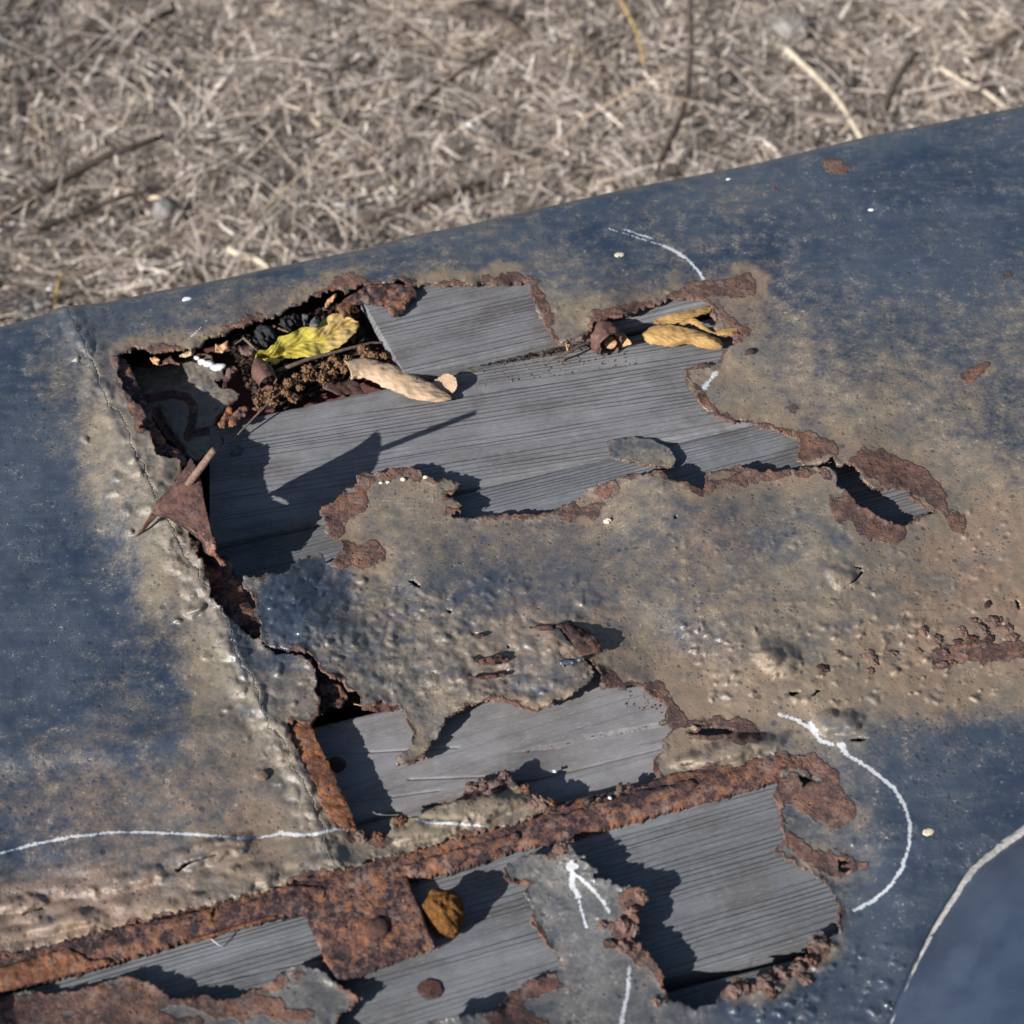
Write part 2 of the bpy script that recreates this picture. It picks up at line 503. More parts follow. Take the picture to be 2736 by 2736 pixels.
def mat_plain(name, c1, c2, scale=120, rough=0.8, spec=0.2, bump=0.0005, c3=None, trans=0.0):
    m = NT(name); m.pos = m.obj()
    a = m.noise(scale, 5, 0.62); b = m.noise(scale * 4.3, 4, 0.6)
    k = m.step(m.mad(a, 0.7, m.mad(b, 0.4, -0.05)), 0.3, 0.7)
    col = m.mix(k, c1, c2)
    if c3: col = m.mix(m.step(m.noise(scale * 0.5, 4, 0.6), 0.52, 0.68), col, c3)
    return m.done(col, rough, m.bump(m.mad(b, 0.6, a), bump, 0.8), spec)

def mat_leaf(name, base, edge, vein, spot, veins=11.0, yellow=None, vs=0.45, blot=0.5):
    m = NT(name); m.pos = m.obj()
    ac, al = m.attr('across'), m.attr('along')
    side = m.math('ABSOLUTE', m.add(ac, -0.5))
    n = m.noise(180, 5, 0.6); n2 = m.noise(600, 4, 0.6)
    col = m.mix(n, base, edge)
    if yellow: col = m.mix(m.step(m.mad(n, 0.8, m.mad(al, 0.9, -0.6)), 0.25, 0.5), col, yellow)
    ph = m.math('FRACT', m.mul(m.mad(side, -0.55, al), veins))
    vl = m.step(m.math('ABSOLUTE', m.add(ph, -0.5)), 0.075, 0.02)
    vl = m.math('MAXIMUM', vl, m.step(side, 0.03, 0.012))
    col = m.mix(m.mul(vl, vs), col, vein)
    col = m.mix(m.mul(m.step(n2, 0.6, 0.72), 0.6), col, spot)
    col = m.mix(m.mul(m.step(m.noise(75, 5, 0.65), 0.5, 0.72), blot), col, spot)
    h = m.mad(m.math('ABSOLUTE', m.add(ph, -0.5)), -0.35, m.mul(m.noise(110, 4, 0.6), 0.9))
    mt = m.done(col, 0.6, m.bump(h, 0.0014, 0.9), 0.3)
    m.b.inputs['Subsurface Weight'].default_value = 0.0
    return mt

def mat_straw():
    m = NT('dry_straw'); m.pos = m.obj()
    t = m.attr('tone'); w = m.attr('hue'); n = m.noise(160, 3, 0.6)
    col = m.mix(t, (0.145, 0.115, 0.102), (0.95, 0.84, 0.735))
    col = m.mix(m.mul(w, 0.55), col, (0.46, 0.32, 0.16))
    col = m.mix(m.mul(n, 0.35), col, (0.38, 0.332, 0.308))
    return m.done(col, 0.75, None, 0.25)

def mat_ground():
    m = NT('dry_mulch_ground'); m.pos = m.obj()
    a = m.noise(28, 6, 0.65); b = m.noise(150, 5, 0.65)
    col = m.mix(m.step(m.mad(a, 0.5, m.mul(b, 0.5)), 0.35, 0.65), (0.15, 0.12, 0.10), (0.46, 0.38, 0.31))
    return m.done(col, 0.95, m.bump(b, 0.006, 1.0), 0.1)

M = {
    'sheet': mat_sheet(), 'rust': mat_rust(), 'rust_dark': mat_rust('dark_rust', 0.35, (0.058, 0.032, 0.03, 0.55)),
    'rust_orange': mat_rust('orange_rust', 1.0, (0.33, 0.125, 0.04, 0.3)),
    'rust_pink': mat_rust('pinkish_rust_scale', 0.4, (0.23, 0.155, 0.13, 0.5)),
    'wood': mat_wood('grey_weathered_wood', (0.225, 0.225, 0.235), (0.17, 0.171, 0.181), (0.06, 0.054, 0.056), 330, 0.85),
    'wood_fine': mat_wood('fine_grained_grey_wood', (0.195, 0.203, 0.215), (0.145, 0.152, 0.163), (0.06, 0.058, 0.062), 420, 0.7),
    'wood_smooth': mat_wood('smooth_grey_wood', (0.245, 0.24, 0.247), (0.2, 0.195, 0.2), (0.13, 0.12, 0.118), 130, 0.35, 0.5),
    'wood_end': mat_plain('sawn_wood_end', (0.24, 0.23, 0.22), (0.36, 0.35, 0.33), 200),
    'wood_red': mat_plain('red_painted_wood', (0.13, 0.055, 0.05), (0.2, 0.09, 0.08), 90),
    'cavity': mat_plain('light_block_dark', (0.012, 0.01, 0.009), (0.035, 0.028, 0.024), 150, 0.95, 0.1, 0.002),
    'yellow': mat_leaf('yellow_leaf', (0.53, 0.44, 0.07), (0.38, 0.32, 0.05), (0.2, 0.17, 0.05), (0.25, 0.13, 0.04), 11.0, (0.5, 0.35, 0.14), 0.85, 0.2),
    'tanleaf': mat_leaf('tan_leaf', (0.5, 0.36, 0.245), (0.40, 0.28, 0.185), (0.33, 0.22, 0.14), (0.3, 0.2, 0.13), 8.0),
    'gold': mat_leaf('golden_leaf', (0.5, 0.31, 0.115), (0.37, 0.22, 0.085), (0.3, 0.17, 0.07), (0.23, 0.125, 0.06), 9.0),
    'peach': mat_leaf('peach_leaf', (0.66, 0.40, 0.22), (0.5, 0.27, 0.13), (0.3, 0.16, 0.08), (0.2, 0.1, 0.06), 5.0),
    'brown': mat_leaf('brown_leaf', (0.16, 0.085, 0.065), (0.09, 0.05, 0.04), (0.06, 0.035, 0.03), (0.05, 0.03, 0.03), 6.0),
    'black': mat_plain('char_and_curl_black', (0.008, 0.008, 0.009), (0.03, 0.03, 0.033), 300, 0.7, 0.4, 0.001),
    'greyscrap': mat_plain('grey_scrap', (0.06, 0.06, 0.065), (0.14, 0.14, 0.14), 300),
    'seed': mat_plain('dry_seed', (0.055, 0.032, 0.02), (0.30, 0.17, 0.085), 500, 0.8),
    'twig': mat_plain('dry_twig', (0.09, 0.065, 0.05), (0.2, 0.15, 0.115), 400, 0.85),
    'sponge': mat_plain('orange_brown_sponge', (0.05, 0.025, 0.012), (0.3, 0.135, 0.04), 420, 0.95, 0.1, 0.003),
    'white': mat_plain('chalky_white', (0.68, 0.70, 0.72), (0.85, 0.85, 0.84), 300, 0.8),
    'cream': mat_plain('cream_crumb', (0.6, 0.5, 0.33), (0.8, 0.72, 0.55), 500, 0.8),
    'rim': mat_plain('worn_lit_edge', (0.28, 0.27, 0.26), (0.6, 0.57, 0.54), 200, 0.6, 0.3),
    'smooth_blue': mat_plain('smooth_blue_paint', (0.028, 0.043, 0.08), (0.07, 0.096, 0.15), 14, 0.36, 0.9, 0.0001, (0.1, 0.12, 0.155)),
    'nail': mat_plain('rusty_nail', (0.12, 0.075, 0.06), (0.27, 0.18, 0.14), 400, 0.8, 0.3, 0.0006),
    'straw': mat_straw(), 'ground': mat_ground(),
    'stone': mat_plain('grey_stone', (0.17, 0.165, 0.16), (0.32, 0.3, 0.28), 60, 0.85),
    'stick': mat_plain('grey_brown_stick', (0.06, 0.045, 0.038), (0.15, 0.115, 0.095), 90, 0.85),
    'stalk': mat_plain('pale_stalk', (0.42, 0.35, 0.25), (0.62, 0.55, 0.43), 90, 0.7),
    'goldstalk': mat_plain('golden_stalk', (0.35, 0.24, 0.09), (0.5, 0.36, 0.15), 90, 0.7),
}

def w2p(W):
    d = W - CAM
    zc = d[..., 1] * CP - d[..., 2] * SP
    cx = d[..., 0] / zc; cy = (d[..., 1] * SP + d[..., 2] * CP) / zc
    return (cx / FOV + 0.5) * NPX, (0.5 - cy / FOV) * NPX

# ------------------------------------------------------------------ ground
gx = np.concatenate([-np.geomspace(90, 1.6, 14), np.linspace(-1.5, 1.7, 150), np.geomspace(1.8, 90, 14)])
gy = np.concatenate([-np.geomspace(90, 1.0, 12), np.linspace(-0.9, 2.2, 150), np.geomspace(2.3, 110, 14)])
def ground_h(x, y):
    return GROUND + 0.03 * fbm(x, y, 0.35, 51, 3) + 0.022 * fbm(x, y, 0.06, 61, 3)
GX, GY = np.meshgrid(gx, gy, indexing='ij')
gz = ground_h(GX, GY)
gv = np.stack([GX, GY, gz], -1).reshape(-1, 3)
gf = grid_faces(len(gx), len(gy))[:, ::-1]
tag(new_obj('ground', gv, gf, M['ground'], origin=(0, 0, GROUND)), kind='structure')

def strips(n, xr, yr, lr, wr, seed, bend=0.25, lift=0.012, tone=(0, 1), huep=0.2, tilt=0.35):
    s = np.random.default_rng(seed)
    x = s.uniform(*xr, n); y = s.uniform(*yr, n)
    L = np.exp(s.uniform(math.log(lr[0]), math.log(lr[1]), n)); w = np.exp(s.uniform(math.log(wr[0]), math.log(wr[1]), n))
    a = s.uniform(0, 2 * math.pi, n); e = s.normal(0, tilt, n) * np.minimum(1, 0.02 / L + 0.25)
    b = s.normal(0, bend, n); r = s.normal(0, 0.7, n)
    D = np.stack([np.cos(a) * np.cos(e), np.sin(a) * np.cos(e), np.sin(e)], -1)
    S = np.stack([-np.sin(a) * np.cos(r), np.cos(a) * np.cos(r), np.sin(r)], -1)
    S2 = np.stack([-np.sin(a), np.cos(a), 0 * a], -1)
    z = ground_h(x, y) + np.abs(np.sin(e)) * L * 0.5 + s.random(n) ** 2 * lift + 0.001
    c = np.stack([x, y, z], -1)
    pts = []
    for t, k in ((-0.5, 0.55), (0.0, 1.0), (0.5, 0.55)):
        mid = c + D * (t * L)[:, None] + S2 * (b * L * (0.25 - t * t))[:, None]
        pts += [mid - S * (w * k * 0.5)[:, None], mid + S * (w * k * 0.5)[:, None]]
    V = np.stack(pts, 1).reshape(-1, 3)
    o = (np.arange(n) * 6)[:, None]
    F = np.concatenate([o + np.array([[0, 1, 3, 2]]), o + np.array([[2, 3, 5, 4]])])
    tn = np.repeat(np.clip(s.beta(1.6, 1.8, n) * (tone[1] - tone[0]) + tone[0], 0, 1), 6)
    hu = np.repeat((s.random(n) < huep) * s.uniform(0.4, 1, n), 6)
    return V, F, tn, hu
XR, YR = (-1.15, 1.4), (0.4, 1.6)
sets = [strips(70000, XR, YR, (0.004, 0.022), (0.0009, 0.0034), 1, 0.15, 0.022, huep=0.32, tilt=0.8),
        strips(62000, XR, YR, (0.012, 0.08), (0.0006, 0.0017), 2, 0.2, 0.026, tilt=0.5),
        strips(5000, XR, YR, (0.05, 0.22), (0.0008, 0.0022), 3, 0.25, 0.035, (0.0, 0.6), 0.3),
        strips(2200, XR, YR, (0.06, 0.2), (0.0014, 0.0036), 5, 0.3, 0.045, (0.0, 0.1), 0.05, 0.5),
        strips(5200, XR, YR, (0.012, 0.05), (0.002, 0.0042), 4, 0.08, 0.026, (0.55, 1.0), 0.12)]
V, F, TN, HU, off = [], [], [], [], 0
for v, f, t, h in sets:
    V.append(v); F.append(f + off); TN.append(t); HU.append(h); off += len(v)
tag(new_obj('straw_litter', np.concatenate(V), np.concatenate(F), M['straw'], smooth=False, origin=(0, 0, GROUND),
            attrs={'tone': np.concatenate(TN), 'hue': np.concatenate(HU)}),
    'dry grey straw and shredded plant litter covering the ground', 'straw', kind='stuff')

def on_ground(px, py, lift):
    z = GROUND
    for _ in range(4):
        w = p2w(px, py, z); z = float(ground_h(w[0], w[1])) + lift * MM
    return p2w(px, py, z)
def ground_rod(name, a, b, r, mat, label, cat, bend=0.0, lift=8, r2=None):
    (ax, ay), (bx, by) = R('W', a, b)
    A = on_ground(ax, ay, lift + 12); B = on_ground(bx, by, lift + 12)
    n = np.array([-(B - A)[1], (B - A)[0], 0]); 
    pts = [A, A * 0.66 + B * 0.34 + n * bend, A * 0.33 + B * 0.67 + n * bend * 0.8 + np.array([0, 0, 0.004]), B]
    r = r * (1.5 if name == 'dry_twig' else 1.15)
    o = tube(name, pts, [r, r * 0.9, (r2 or r * 0.7)], mat, None, 7, 14, 0.06, True)
    return tag(o, label, cat)
ground_rod('dry_stalk', (845, -10), (1002, 76), 3.6, M['stick'], 'thick grey stalk slanting down from the top edge of the picture', 'stalk', 0.03, 16)
ground_rod('dry_stalk', (1478, 88), (1625, 262), 3.2, M['stalk'], 'long straw-coloured stalk running down to the raised blue panel edge', 'stalk', 0.04, 14)
ground_rod('dry_stalk', (1775, 128), (1900, 206), 2.6, M['stalk'], 'pale stalk ending at the panel edge near the right border', 'stalk', 0.0, 14)
ground_rod('dry_twig', (690, 412), (912, 346), 3.0, M['stick'], 'dark twig lying just behind the panel edge above the grey board', 'twig', -0.03, 14)
ground_rod('dry_twig', (1095, 55), (1140, 190), 2.8, M['stick'], 'dark upright-looking twig beside the thick grey stalk', 'twig', 0.06, 14)
ground_rod('dry_twig', (1232, 330), (1300, -10), 2.6, M['stick'], 'long dark twig crossing the litter from the top edge to the panel', 'twig', -0.05, 18)
ground_rod('dry_twig', (0, 412), (300, 262), 3.4, M['stick'], 'dark brown twig slanting up from the left border', 'twig', 0.05, 12)
ground_rod('dry_twig', (60, 440), (330, 352), 2.2, M['stick'], 'thin brown twig beside the dark one at the left border', 'twig', 0.04, 12)
ground_rod('dry_twig', (1845, 108), (1940, 50), 3.0, M['stick'], 'short dark twig at the top right border', 'twig', 0.0, 14)
ground_rod('dry_twig', (1662, 252), (1730, 100), 3.0, M['stick'], 'dark twig pointing up from the panel edge beside the pale stalk', 'twig', 0.05, 14)
ground_rod('dry_stalk', (432, 470), (508, 506), 3.4, M['stalk'], 'short cream stalk whose end meets the panel edge', 'stalk', 0.0, 14)
ground_rod('dry_stalk', (1165, -10), (1215, 120), 1.8, M['goldstalk'], 'thin golden stalk at the top centre of the litter', 'stalk', 0.03, 18)
ground_rod('dry_stalk', (105, 600), (118, 520), 1.6, M['goldstalk'], 'thin upright golden stalk beside the panel corner', 'stalk', 0.03, 14)
ground_rod('dry_twig', (780, 215), (960, 90), 2.2, M['stick'], 'thin dark twig in the middle of the litter', 'twig', 0.06, 14)
ground_rod('dry_twig', (240, 92), (330, 18), 2.4, M['stick'], 'dark twig near the top left corner above the dark stone', 'twig', 0.05, 14)
def chip(a, b, w, label):
    (ax, ay), (bx, by) = R('W', a, b)
    A = on_ground(ax, ay, 20); B = on_ground(bx, by, 22)
    d = B - A; n = np.cross(d, (0, 0, 1.0)); n = n / np.linalg.norm(n) * w * MM / 2
    t = np.array([0, 0, 0.0012]); bow = np.array([0, 0, 0.0015])
    M_ = (A + B) / 2 + bow
    v = [A - n * .7, A + n * .7, M_ - n, M_ + n, B - n * .7, B + n * .8]
    v = np.array(v + [p - t for p in v])
    f = np.array([[0, 1, 3, 2], [2, 3, 5, 4], [7, 6, 8, 9], [9, 8, 10, 11], [1, 0, 6, 7], [4, 5, 11, 10], [0, 2, 8, 6], [2, 4, 10, 8], [3, 1, 7, 9], [5, 3, 9, 11]])
    tag(new_obj('straw_chip', v, f, M['white'] if w > 5.5 else M['stalk'], None, False), label, 'straw chip')
chip((632, 383), (673, 392), 8, 'white straw chip lying by itself above the grey board')
chip((868, 226), (905, 246), 7, 'bright white chip in the middle of the litter')
chip((88, 543), (112, 540), 7, 'small white chip beside the panel corner at the left')
chip((236, 255), (272, 232), 5, 'pale straw chip left of the dark stone')
chip((200, 130), (232, 134), 5, 'cream straw chip below the brown stone')
def ground_stone(px, py, rx, ry, rz, seed, label, mat='stone'):
    (x, y), = R('W', (px, py))
    o = lump('stone', x, y, on_ground(x, y, 6)[2] / MM, rx, ry, rz, M[mat], None, seed, 0.22, 0.9, ICO3)
    tag(o, label, 'stone')
ground_stone(1490, 52, 22, 18, 14, 3, 'round grey stone half buried near the top right')
ground_stone(312, 405, 13, 12, 15, 4, 'small grey stone with a dark shadow above the panel at the left')
ground_stone(165, 76, 17, 14, 13, 5, 'brown stone near the top left corner', 'stick')
ground_stone(72, 590, 18, 13, 14, 6, 'dull grey stone touching the panel edge by its corner')
ground_stone(795, 160, 10, 9, 8, 8, 'tiny grey stone in the middle of the litter')

# ------------------------------------------------------------------ the body: base, cavity, boards
BODY = empty('vehicle_body', (0, 0, GROUND), 'rusted blue-grey vehicle body, its sheet metal torn open over weathered boards', 'vehicle body')
PHI = math.radians(17.3)
AX = np.array([math.cos(PHI), math.sin(PHI), 0.0]); BX = np.array([-math.sin(PHI), math.cos(PHI), 0.0])

def zU(x): return -14.2 + 7.6 * (np.asarray(x) - 560) / 2000
def zM(x): return -11.2 + 4.2 * (np.asarray(x) - 560) / 1840
def zL(x): return -14.0 + 6.4 * (np.asarray(x) + 500) / 3200

def board(name, top, bot, zf, mat, thick=18.0, grain=0.0, label=None, zmod=None, nl=150, nw=70, seed=0, endmat=None, uvoff=0.0, cut=None):
    """a plank whose top face lies between two pixel lines; zf(x) is its height in mm"""
    (ax, ay), (bx, by) = top; (cx, cy), (dx, dy) = bot
    c = [p2w(x, y, zf(x) * MM) for x, y in ((ax, ay), (bx, by), (cx, cy), (dx, dy))]
    s = np.linspace(0, 1, nl)[None, :, None]
    e = np.concatenate([[0, 0.006, 0.02], np.linspace(0.04, 0.96, nw - 6), [0.98, 0.994, 1]])
    t = e[:, None, None]
    P = (c[0] * (1 - s) + c[1] * s) * (1 - t) + (c[2] * (1 - s) + c[3] * s) * t
    px, py = w2p(P)
    up = 0.35 * fbm(P[..., 0] @ np.eye(P.shape[1]) if False else P[..., 0] * 40, P[..., 1] * 40, 1.0, seed, 3)
    edge = np.minimum(e, 1 - e)[:, None] * np.linalg.norm(c[2] - c[0]) / MM
    up = up - 1.2 * np.exp(-(edge / 0.8)) * (1 + 0.6 * fbm(px, py, 30, seed + 5, 3))
    if zmod is not None: up = up + zmod(px, py)
    P[..., 2] += up * MM
    n0 = P.reshape(-1, 3)
    f = [grid_faces(*P.shape[:2])]
    # sides
    idx = np.arange(len(n0)).reshape(P.shape[:2])
    ring = np.concatenate([idx[0, :-1], idx[:-1, -1], idx[-1, :0:-1], idx[:0:-1, 0]])
    low = n0[ring] - np.array([0, 0, thick * MM])
    m = np.arange(len(ring)) + len(n0); r2 = np.roll(ring, -1); m2 = np.roll(m, -1)
    f.append(np.stack([ring, r2, m2, m], 1))
    v = np.concatenate([n0, low])
    cg, sg = math.cos(PHI + grain), math.sin(PHI + grain)
    uv = np.stack([v[:, 0] * cg + v[:, 1] * sg, -v[:, 0] * sg + v[:, 1] * cg + v[:, 2] * 0.7 + uvoff], 1)
    o = new_obj(name, v, f, mat, BODY, True, None, uv)
    md = o.modifiers.new('edges', 'EDGE_SPLIT'); md.split_angle = math.radians(50)
    if label: o['label'] = label
    return o

def crack(pts, width, depth, xs, seed):
    def f(px, py):
        d = seg_dist(px, py, pts)
        return -depth * np.exp(-(d / (width * (1 + 0.7 * fbm(px, py, 60, seed)))) ** 2)
    return f

# B1 upper wide board
b1top = [(560, 1137), (2560, 706)]; b1bot = [(560, 1458), (2560, 1003)]
k1 = crack(R('T3', (-900, 380), (520, 340), (1300, 130)), 2.5, 0.8, None, 3)
board('board', b1top, b1bot, zU, M['wood'], 18, -0.085, 'broad weathered board with coarse dark grain under the upper tear', None, 320, 130, 1)
# B2 below it, a narrow gap between
b2top = [(300, 1530), (2560, 1007)]; b2bot = [(300, 1960), (2700, 1440)]
board('board', b2top, b2bot, lambda x: np.interp(x, [300, 700, 900, 2700], [-19, -17.5, -13.0, -7]), M['wood_fine'], 18, 0.02, 'fine grained pale board below the broad one', None, 220, 110, 2)
# B0 short board lying higher, cut end at the left
zB0 = lambda x: np.interp(x, [900, 2100], [-2.5, -4.5])
board('board', [(962, 790), (2060, 560)], [(1082, 998), (2060, 768)], zB0, M['wood'], 9, 0.03, 'short board with a cut end, lying on top of the broad one', None, 160, 70, 3, uvoff=0.4)
ea = p2w(*R('N', (962, 790))[0], zB0(962) * MM); eb = p2w(1082, 998, zB0(1082) * MM)
# B3 lower tear
c3 = R('T5', (440, 1132), (900, 1050), (1000, 1010), (1580, 912), (2200, 780))
def zm3(px, py):
    y = np.interp(px, [p[0] for p in c3], [p[1] for p in c3], left=9999)
    k = sstep(1345, 1480, px)
    r = -2.6 * k * sstep(-1.5, 1.5, py - y + 2 * fbm(px, py, 20, 9))
    for ln in (R('T5', (-300, 1330), (760, 1290), (1600, 1100)), R('T5', (560, 1420), (1560, 1180)), R('C', (640, 1000), (1400, 960)), R('C', (800, 1250), (1300, 1180))):
        r = r - 0.7 * np.exp(-(seg_dist(px, py, ln) / 2.2) ** 2)
    return r
board('board', [(560, 2007), (2400, 1565)], [(560, 2290), (2400, 1830)], zM, M['wood_smooth'], 18, 0.02, 'smooth pale grey board with a long split under the middle tear', zm3, 420, 170, 4)
board('board', [(560, 2298), (2400, 1838)], [(560, 2400), (2400, 1940)], lambda x: zM(x) - 3, M['wood_smooth'], 18, 0.0, None, None, 60, 30, 14)
# B4 under the rust strip
board('board', [(-500, 2715), (2700, 1915)], [(-500, 3185), (2700, 2380)], zL, M['wood_fine'], 18, 0.012, 'fine grained board below the rust strip', crack(R('E', (-300, 1220), (0, 1150), (300, 1085), (420, 1050)), 2.0, 1.5, None, 4), 320, 150, 5)
board('board', [(-500, 3225), (2700, 2416)], [(-500, 3420), (2700, 2580)], lambda x: zL(x) - 5, M['wood_fine'], 18, 0.0, 'board in shade below the dark gap at the bottom', None, 120, 50, 6)
# red painted board deep in the cavity and a dark pan added under it all against light leaks
board('board', [(300, 980), (2560, 500)], [(300, 1235), (2560, 755)], lambda x: np.interp(x, [300, 2560], [-26, -20]), M['wood_red'], 12, 0.0, 'dull red board deep in the gap beside the yellow leaf', None, 60, 24, 7)
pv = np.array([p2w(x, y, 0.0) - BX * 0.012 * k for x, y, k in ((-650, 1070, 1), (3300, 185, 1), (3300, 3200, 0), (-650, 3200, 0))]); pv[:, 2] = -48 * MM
new_obj('light_block_pan', np.concatenate([pv, pv - [0, 0, 0.003]]), np.array([[0, 3, 2, 1], [4, 5, 6, 7], [0, 1, 5, 4], [1, 2, 6, 5], [2, 3, 7, 6], [3, 0, 4, 7]]), M['cavity'], BODY, False)

# ------------------------------------------------------------------ the torn sheet
EDGE = R('H', (-1400, 2060), (-600, 1860), (0, 1690), (270, 1612), (288, 1594), (330, 1581), (560, 1560), (820, 1502), (1000, 1470), (1200, 1430), (1400, 1382), (1932, 1275)) \
    + R('B', (320, 45), (560, 0)) + R('G', (0, 555), (640, 430), (1210, 290), (1932, 150), (2700, 0), (3600, -150))
ex = np.array([p[0] for p in EDGE]); ey = np.array([p[1] for p in EDGE])
ROLL = 22.0

hole1 = R('A', (605, 475), (690, 445), (760, 452), (830, 462), (900, 458), (960, 450), (1010, 438), (1040, 420), (1080, 395), (1150, 370), (1230, 335), (1300, 305), (1400, 290), (1500, 235), (1560, 200), (1640, 165), (1720, 140), (1800, 145)) \
  + R('B', (90, 262), (160, 250), (260, 238), (330, 258), (420, 262), (500, 262), (600, 256), (700, 250), (800, 250), (822, 262), (830, 300), (858, 345), (868, 385), (895, 430), (922, 480), (955, 500), (1010, 492), (1060, 480), (1085, 465), (1100, 435), (1110, 412), (1160, 402), (1220, 388), (1270, 376), (1330, 352), (1400, 332)) \
  + R('Q', (1080, 302), (1240, 332), (1305, 372), (1285, 440), (1340, 510), (1300, 570), (1330, 615), (1480, 630), (1545, 600), (1520, 650), (1430, 740), (1390, 790), (1340, 870), (1280, 890), (1170, 870), (1060, 940), (1060, 980), (1080, 1040), (1120, 1130), (1200, 1220), (1320, 1330), (1450, 1370), (1570, 1370), (1700, 1400), (1932, 1470)) \
  + R('T4', (200, 120), (300, 170), (350, 190), (350, 340), (385, 378), (350, 405), (200, 412), (0, 400)) \
  + R('T3', (1830, 470), (1750, 500), (1570, 520), (1560, 600), (1540, 660), (1470, 640), (1400, 600), (1290, 590), (1230, 540), (1170, 500), (1000, 530), (900, 540), (800, 580), (650, 620), (530, 660), (530, 720), (420, 770), (290, 840), (200, 872), (0, 882)) \
  + R('T2', (1700, 720), (1500, 742), (1330, 725), (1410, 700), (1390, 670), (1415, 620), (1330, 572), (1250, 568), (1350, 520), (1400, 455), (1300, 430), (1180, 430), (1160, 400), (1060, 385), (1040, 345), (1000, 320), (850, 325), (700, 350), (560, 360), (490, 400), (460, 470), (380, 530), (310, 590), (210, 640), (170, 700), (230, 770), (220, 820), (240, 900), (350, 960), (370, 990), (330, 1050), (310, 1100), (235, 1130), (190, 1060), (0, 1100)) \
  + R('C', (500, 60), (420, 70), (290, 80), (300, 130), (350, 200), (345, 260), (380, 310), (378, 395), (355, 400), (250, 325), (200, 265), (130, 185), (105, 0)) \
  + R('A', (1100, 1720), (1070, 1600), (1060, 1545), (1010, 1500), (1040, 1440), (990, 1430), (930, 1340), (880, 1200), (935, 1080), (920, 1015), (850, 1010), (820, 990), (790, 930), (780, 870), (725, 855), (755, 790), (735, 745), (680, 700), (640, 640), (600, 580), (612, 540))
hole2 = R('C', (365, 395), (412, 426), (480, 450), (560, 450), (600, 456), (650, 488), (665, 520), (700, 565), (740, 590), (800, 620), (825, 660), (890, 668), (895, 750), (1000, 725), (1100, 742), (1120, 790), (1165, 880), (1155, 960), (1075, 1005), (1075, 1048), (1220, 1022), (1240, 975), (1325, 860), (1340, 795), (1460, 742), (1540, 712)) \
  + R('T5', (420, 765), (540, 805), (615, 835), (730, 790), (780, 742), (870, 712), (990, 640), (1080, 575), (1070, 530), (1010, 455), (940, 445), (1000, 432), (1060, 455), (1115, 540), (1118, 600), (1100, 655), (1180, 648), (1300, 655), (1380, 630), (1470, 685), (1540, 735), (1600, 800), (1590, 870), (1560, 908), (1650, 955), (1600, 1010), (1570, 1060), (1580, 1110), (1515, 1185), (1515, 1260), (1545, 1330), (1490, 1380), (1230, 1400), (1200, 1445), (1040, 1480), (950, 1500), (800, 1545)) \
  + R('C', (1870, 1310), (1910, 1262), (1880, 1220), (1780, 1205), (1760, 1155), (1700, 1150), (1680, 1095), (1620, 1088), (1600, 1135), (1520, 1122), (1440, 1152), (1420, 1222), (1370, 1235), (1230, 1285), (1170, 1325), (1130, 1325), (1060, 1325), (1055, 1375), (1030, 1405), (960, 1405), (900, 1400), (850, 1368), (765, 1340), (705, 1245), (690, 1170), (612, 1062), (580, 990), (545, 930), (528, 842), (560, 825), (620, 832), (672, 790), (690, 705), (660, 660), (682, 602), (642, 505), (590, 478), (500, 478), (460, 482), (368, 404))
IRON_TOP = [(-420, 2668), (-120, 2590), (0, 2556), (168, 2514), (343, 2469), (476, 2438), (629, 2400), (736, 2366), (917, 2316), (1083, 2280), (1192, 2243), (1373, 2202), (1476, 2160), (1600, 2134), (1700, 2115), (1759, 2090), (1865, 2065), (2000, 2032), (2088, 2012)]
IRON_LOW = [(-420, 2762), (-120, 2685), (0, 2651), (267, 2579), (495, 2510), (700, 2455), (804, 2440), (900, 2405), (1088, 2347), (1218, 2321), (1388, 2264), (1528, 2235), (1700, 2189), (1835, 2153), (2088, 2082)]
hole3 = IRON_TOP[1:] + R('F', (830, 600), (800, 700), (830, 850), (845, 930), (800, 980), (900, 1040), (960, 1075), (1000, 1100), (1050, 1135), (1078, 1190), (1090, 1250), (1090, 1330), (1060, 1360), (1010, 1340), (950, 1370), (955, 1440), (900, 1470), (830, 1500), (740, 1540), (712, 1590), (630, 1550), (560, 1600), (530, 1670), (400, 1690), (322, 1640), (290, 1570)) \
  + R('T6', (1500, 1560), (1540, 1520), (1480, 1430), (1440, 1380), (1400, 1320), (1310, 1250), (1260, 1185), (1310, 1130), (1320, 1030), (1290, 970), (1370, 890), (1400, 800), (1310, 745), (1200, 740), (1120, 712), (1000, 692), (920, 652), (960, 600), (930, 580), (860, 530), (745, 512), (860, 505), (890, 490), (745, 480), (760, 440), (720, 390), (640, 370), (580, 410), (530, 470), (430, 460), (330, 470), (190, 560), (120, 600), (160, 670), (250, 710), (340, 740), (320, 800), (370, 870), (400, 930), (380, 1000), (370, 1060), (430, 1130), (480, 1200), (560, 1270), (600, 1340), (640, 1400), (620, 1480), (500, 1510), (370, 1550), (250, 1640), (190, 1700), (100, 1800)) \
  + R('E', (850, 1410), (800, 1500)) + [(1050, 2820), (920, 2820)] + R('E', (360, 1440), (410, 1370), (490, 1330), (520, 1280), (400, 1220), (290, 1140), (200, 1120), (100, 1160), (0, 1230)) \
  + R('D', (1760, 1700), (1700, 1750), (1560, 1760), (1450, 1730), (1280, 1750), (1190, 1730), (1130, 1680), (1030, 1620), (900, 1600), (790, 1605), (680, 1650), (500, 1700), (330, 1715), (200, 1690), (80, 1720), (0, 1770)) + [(-90, 2690)]
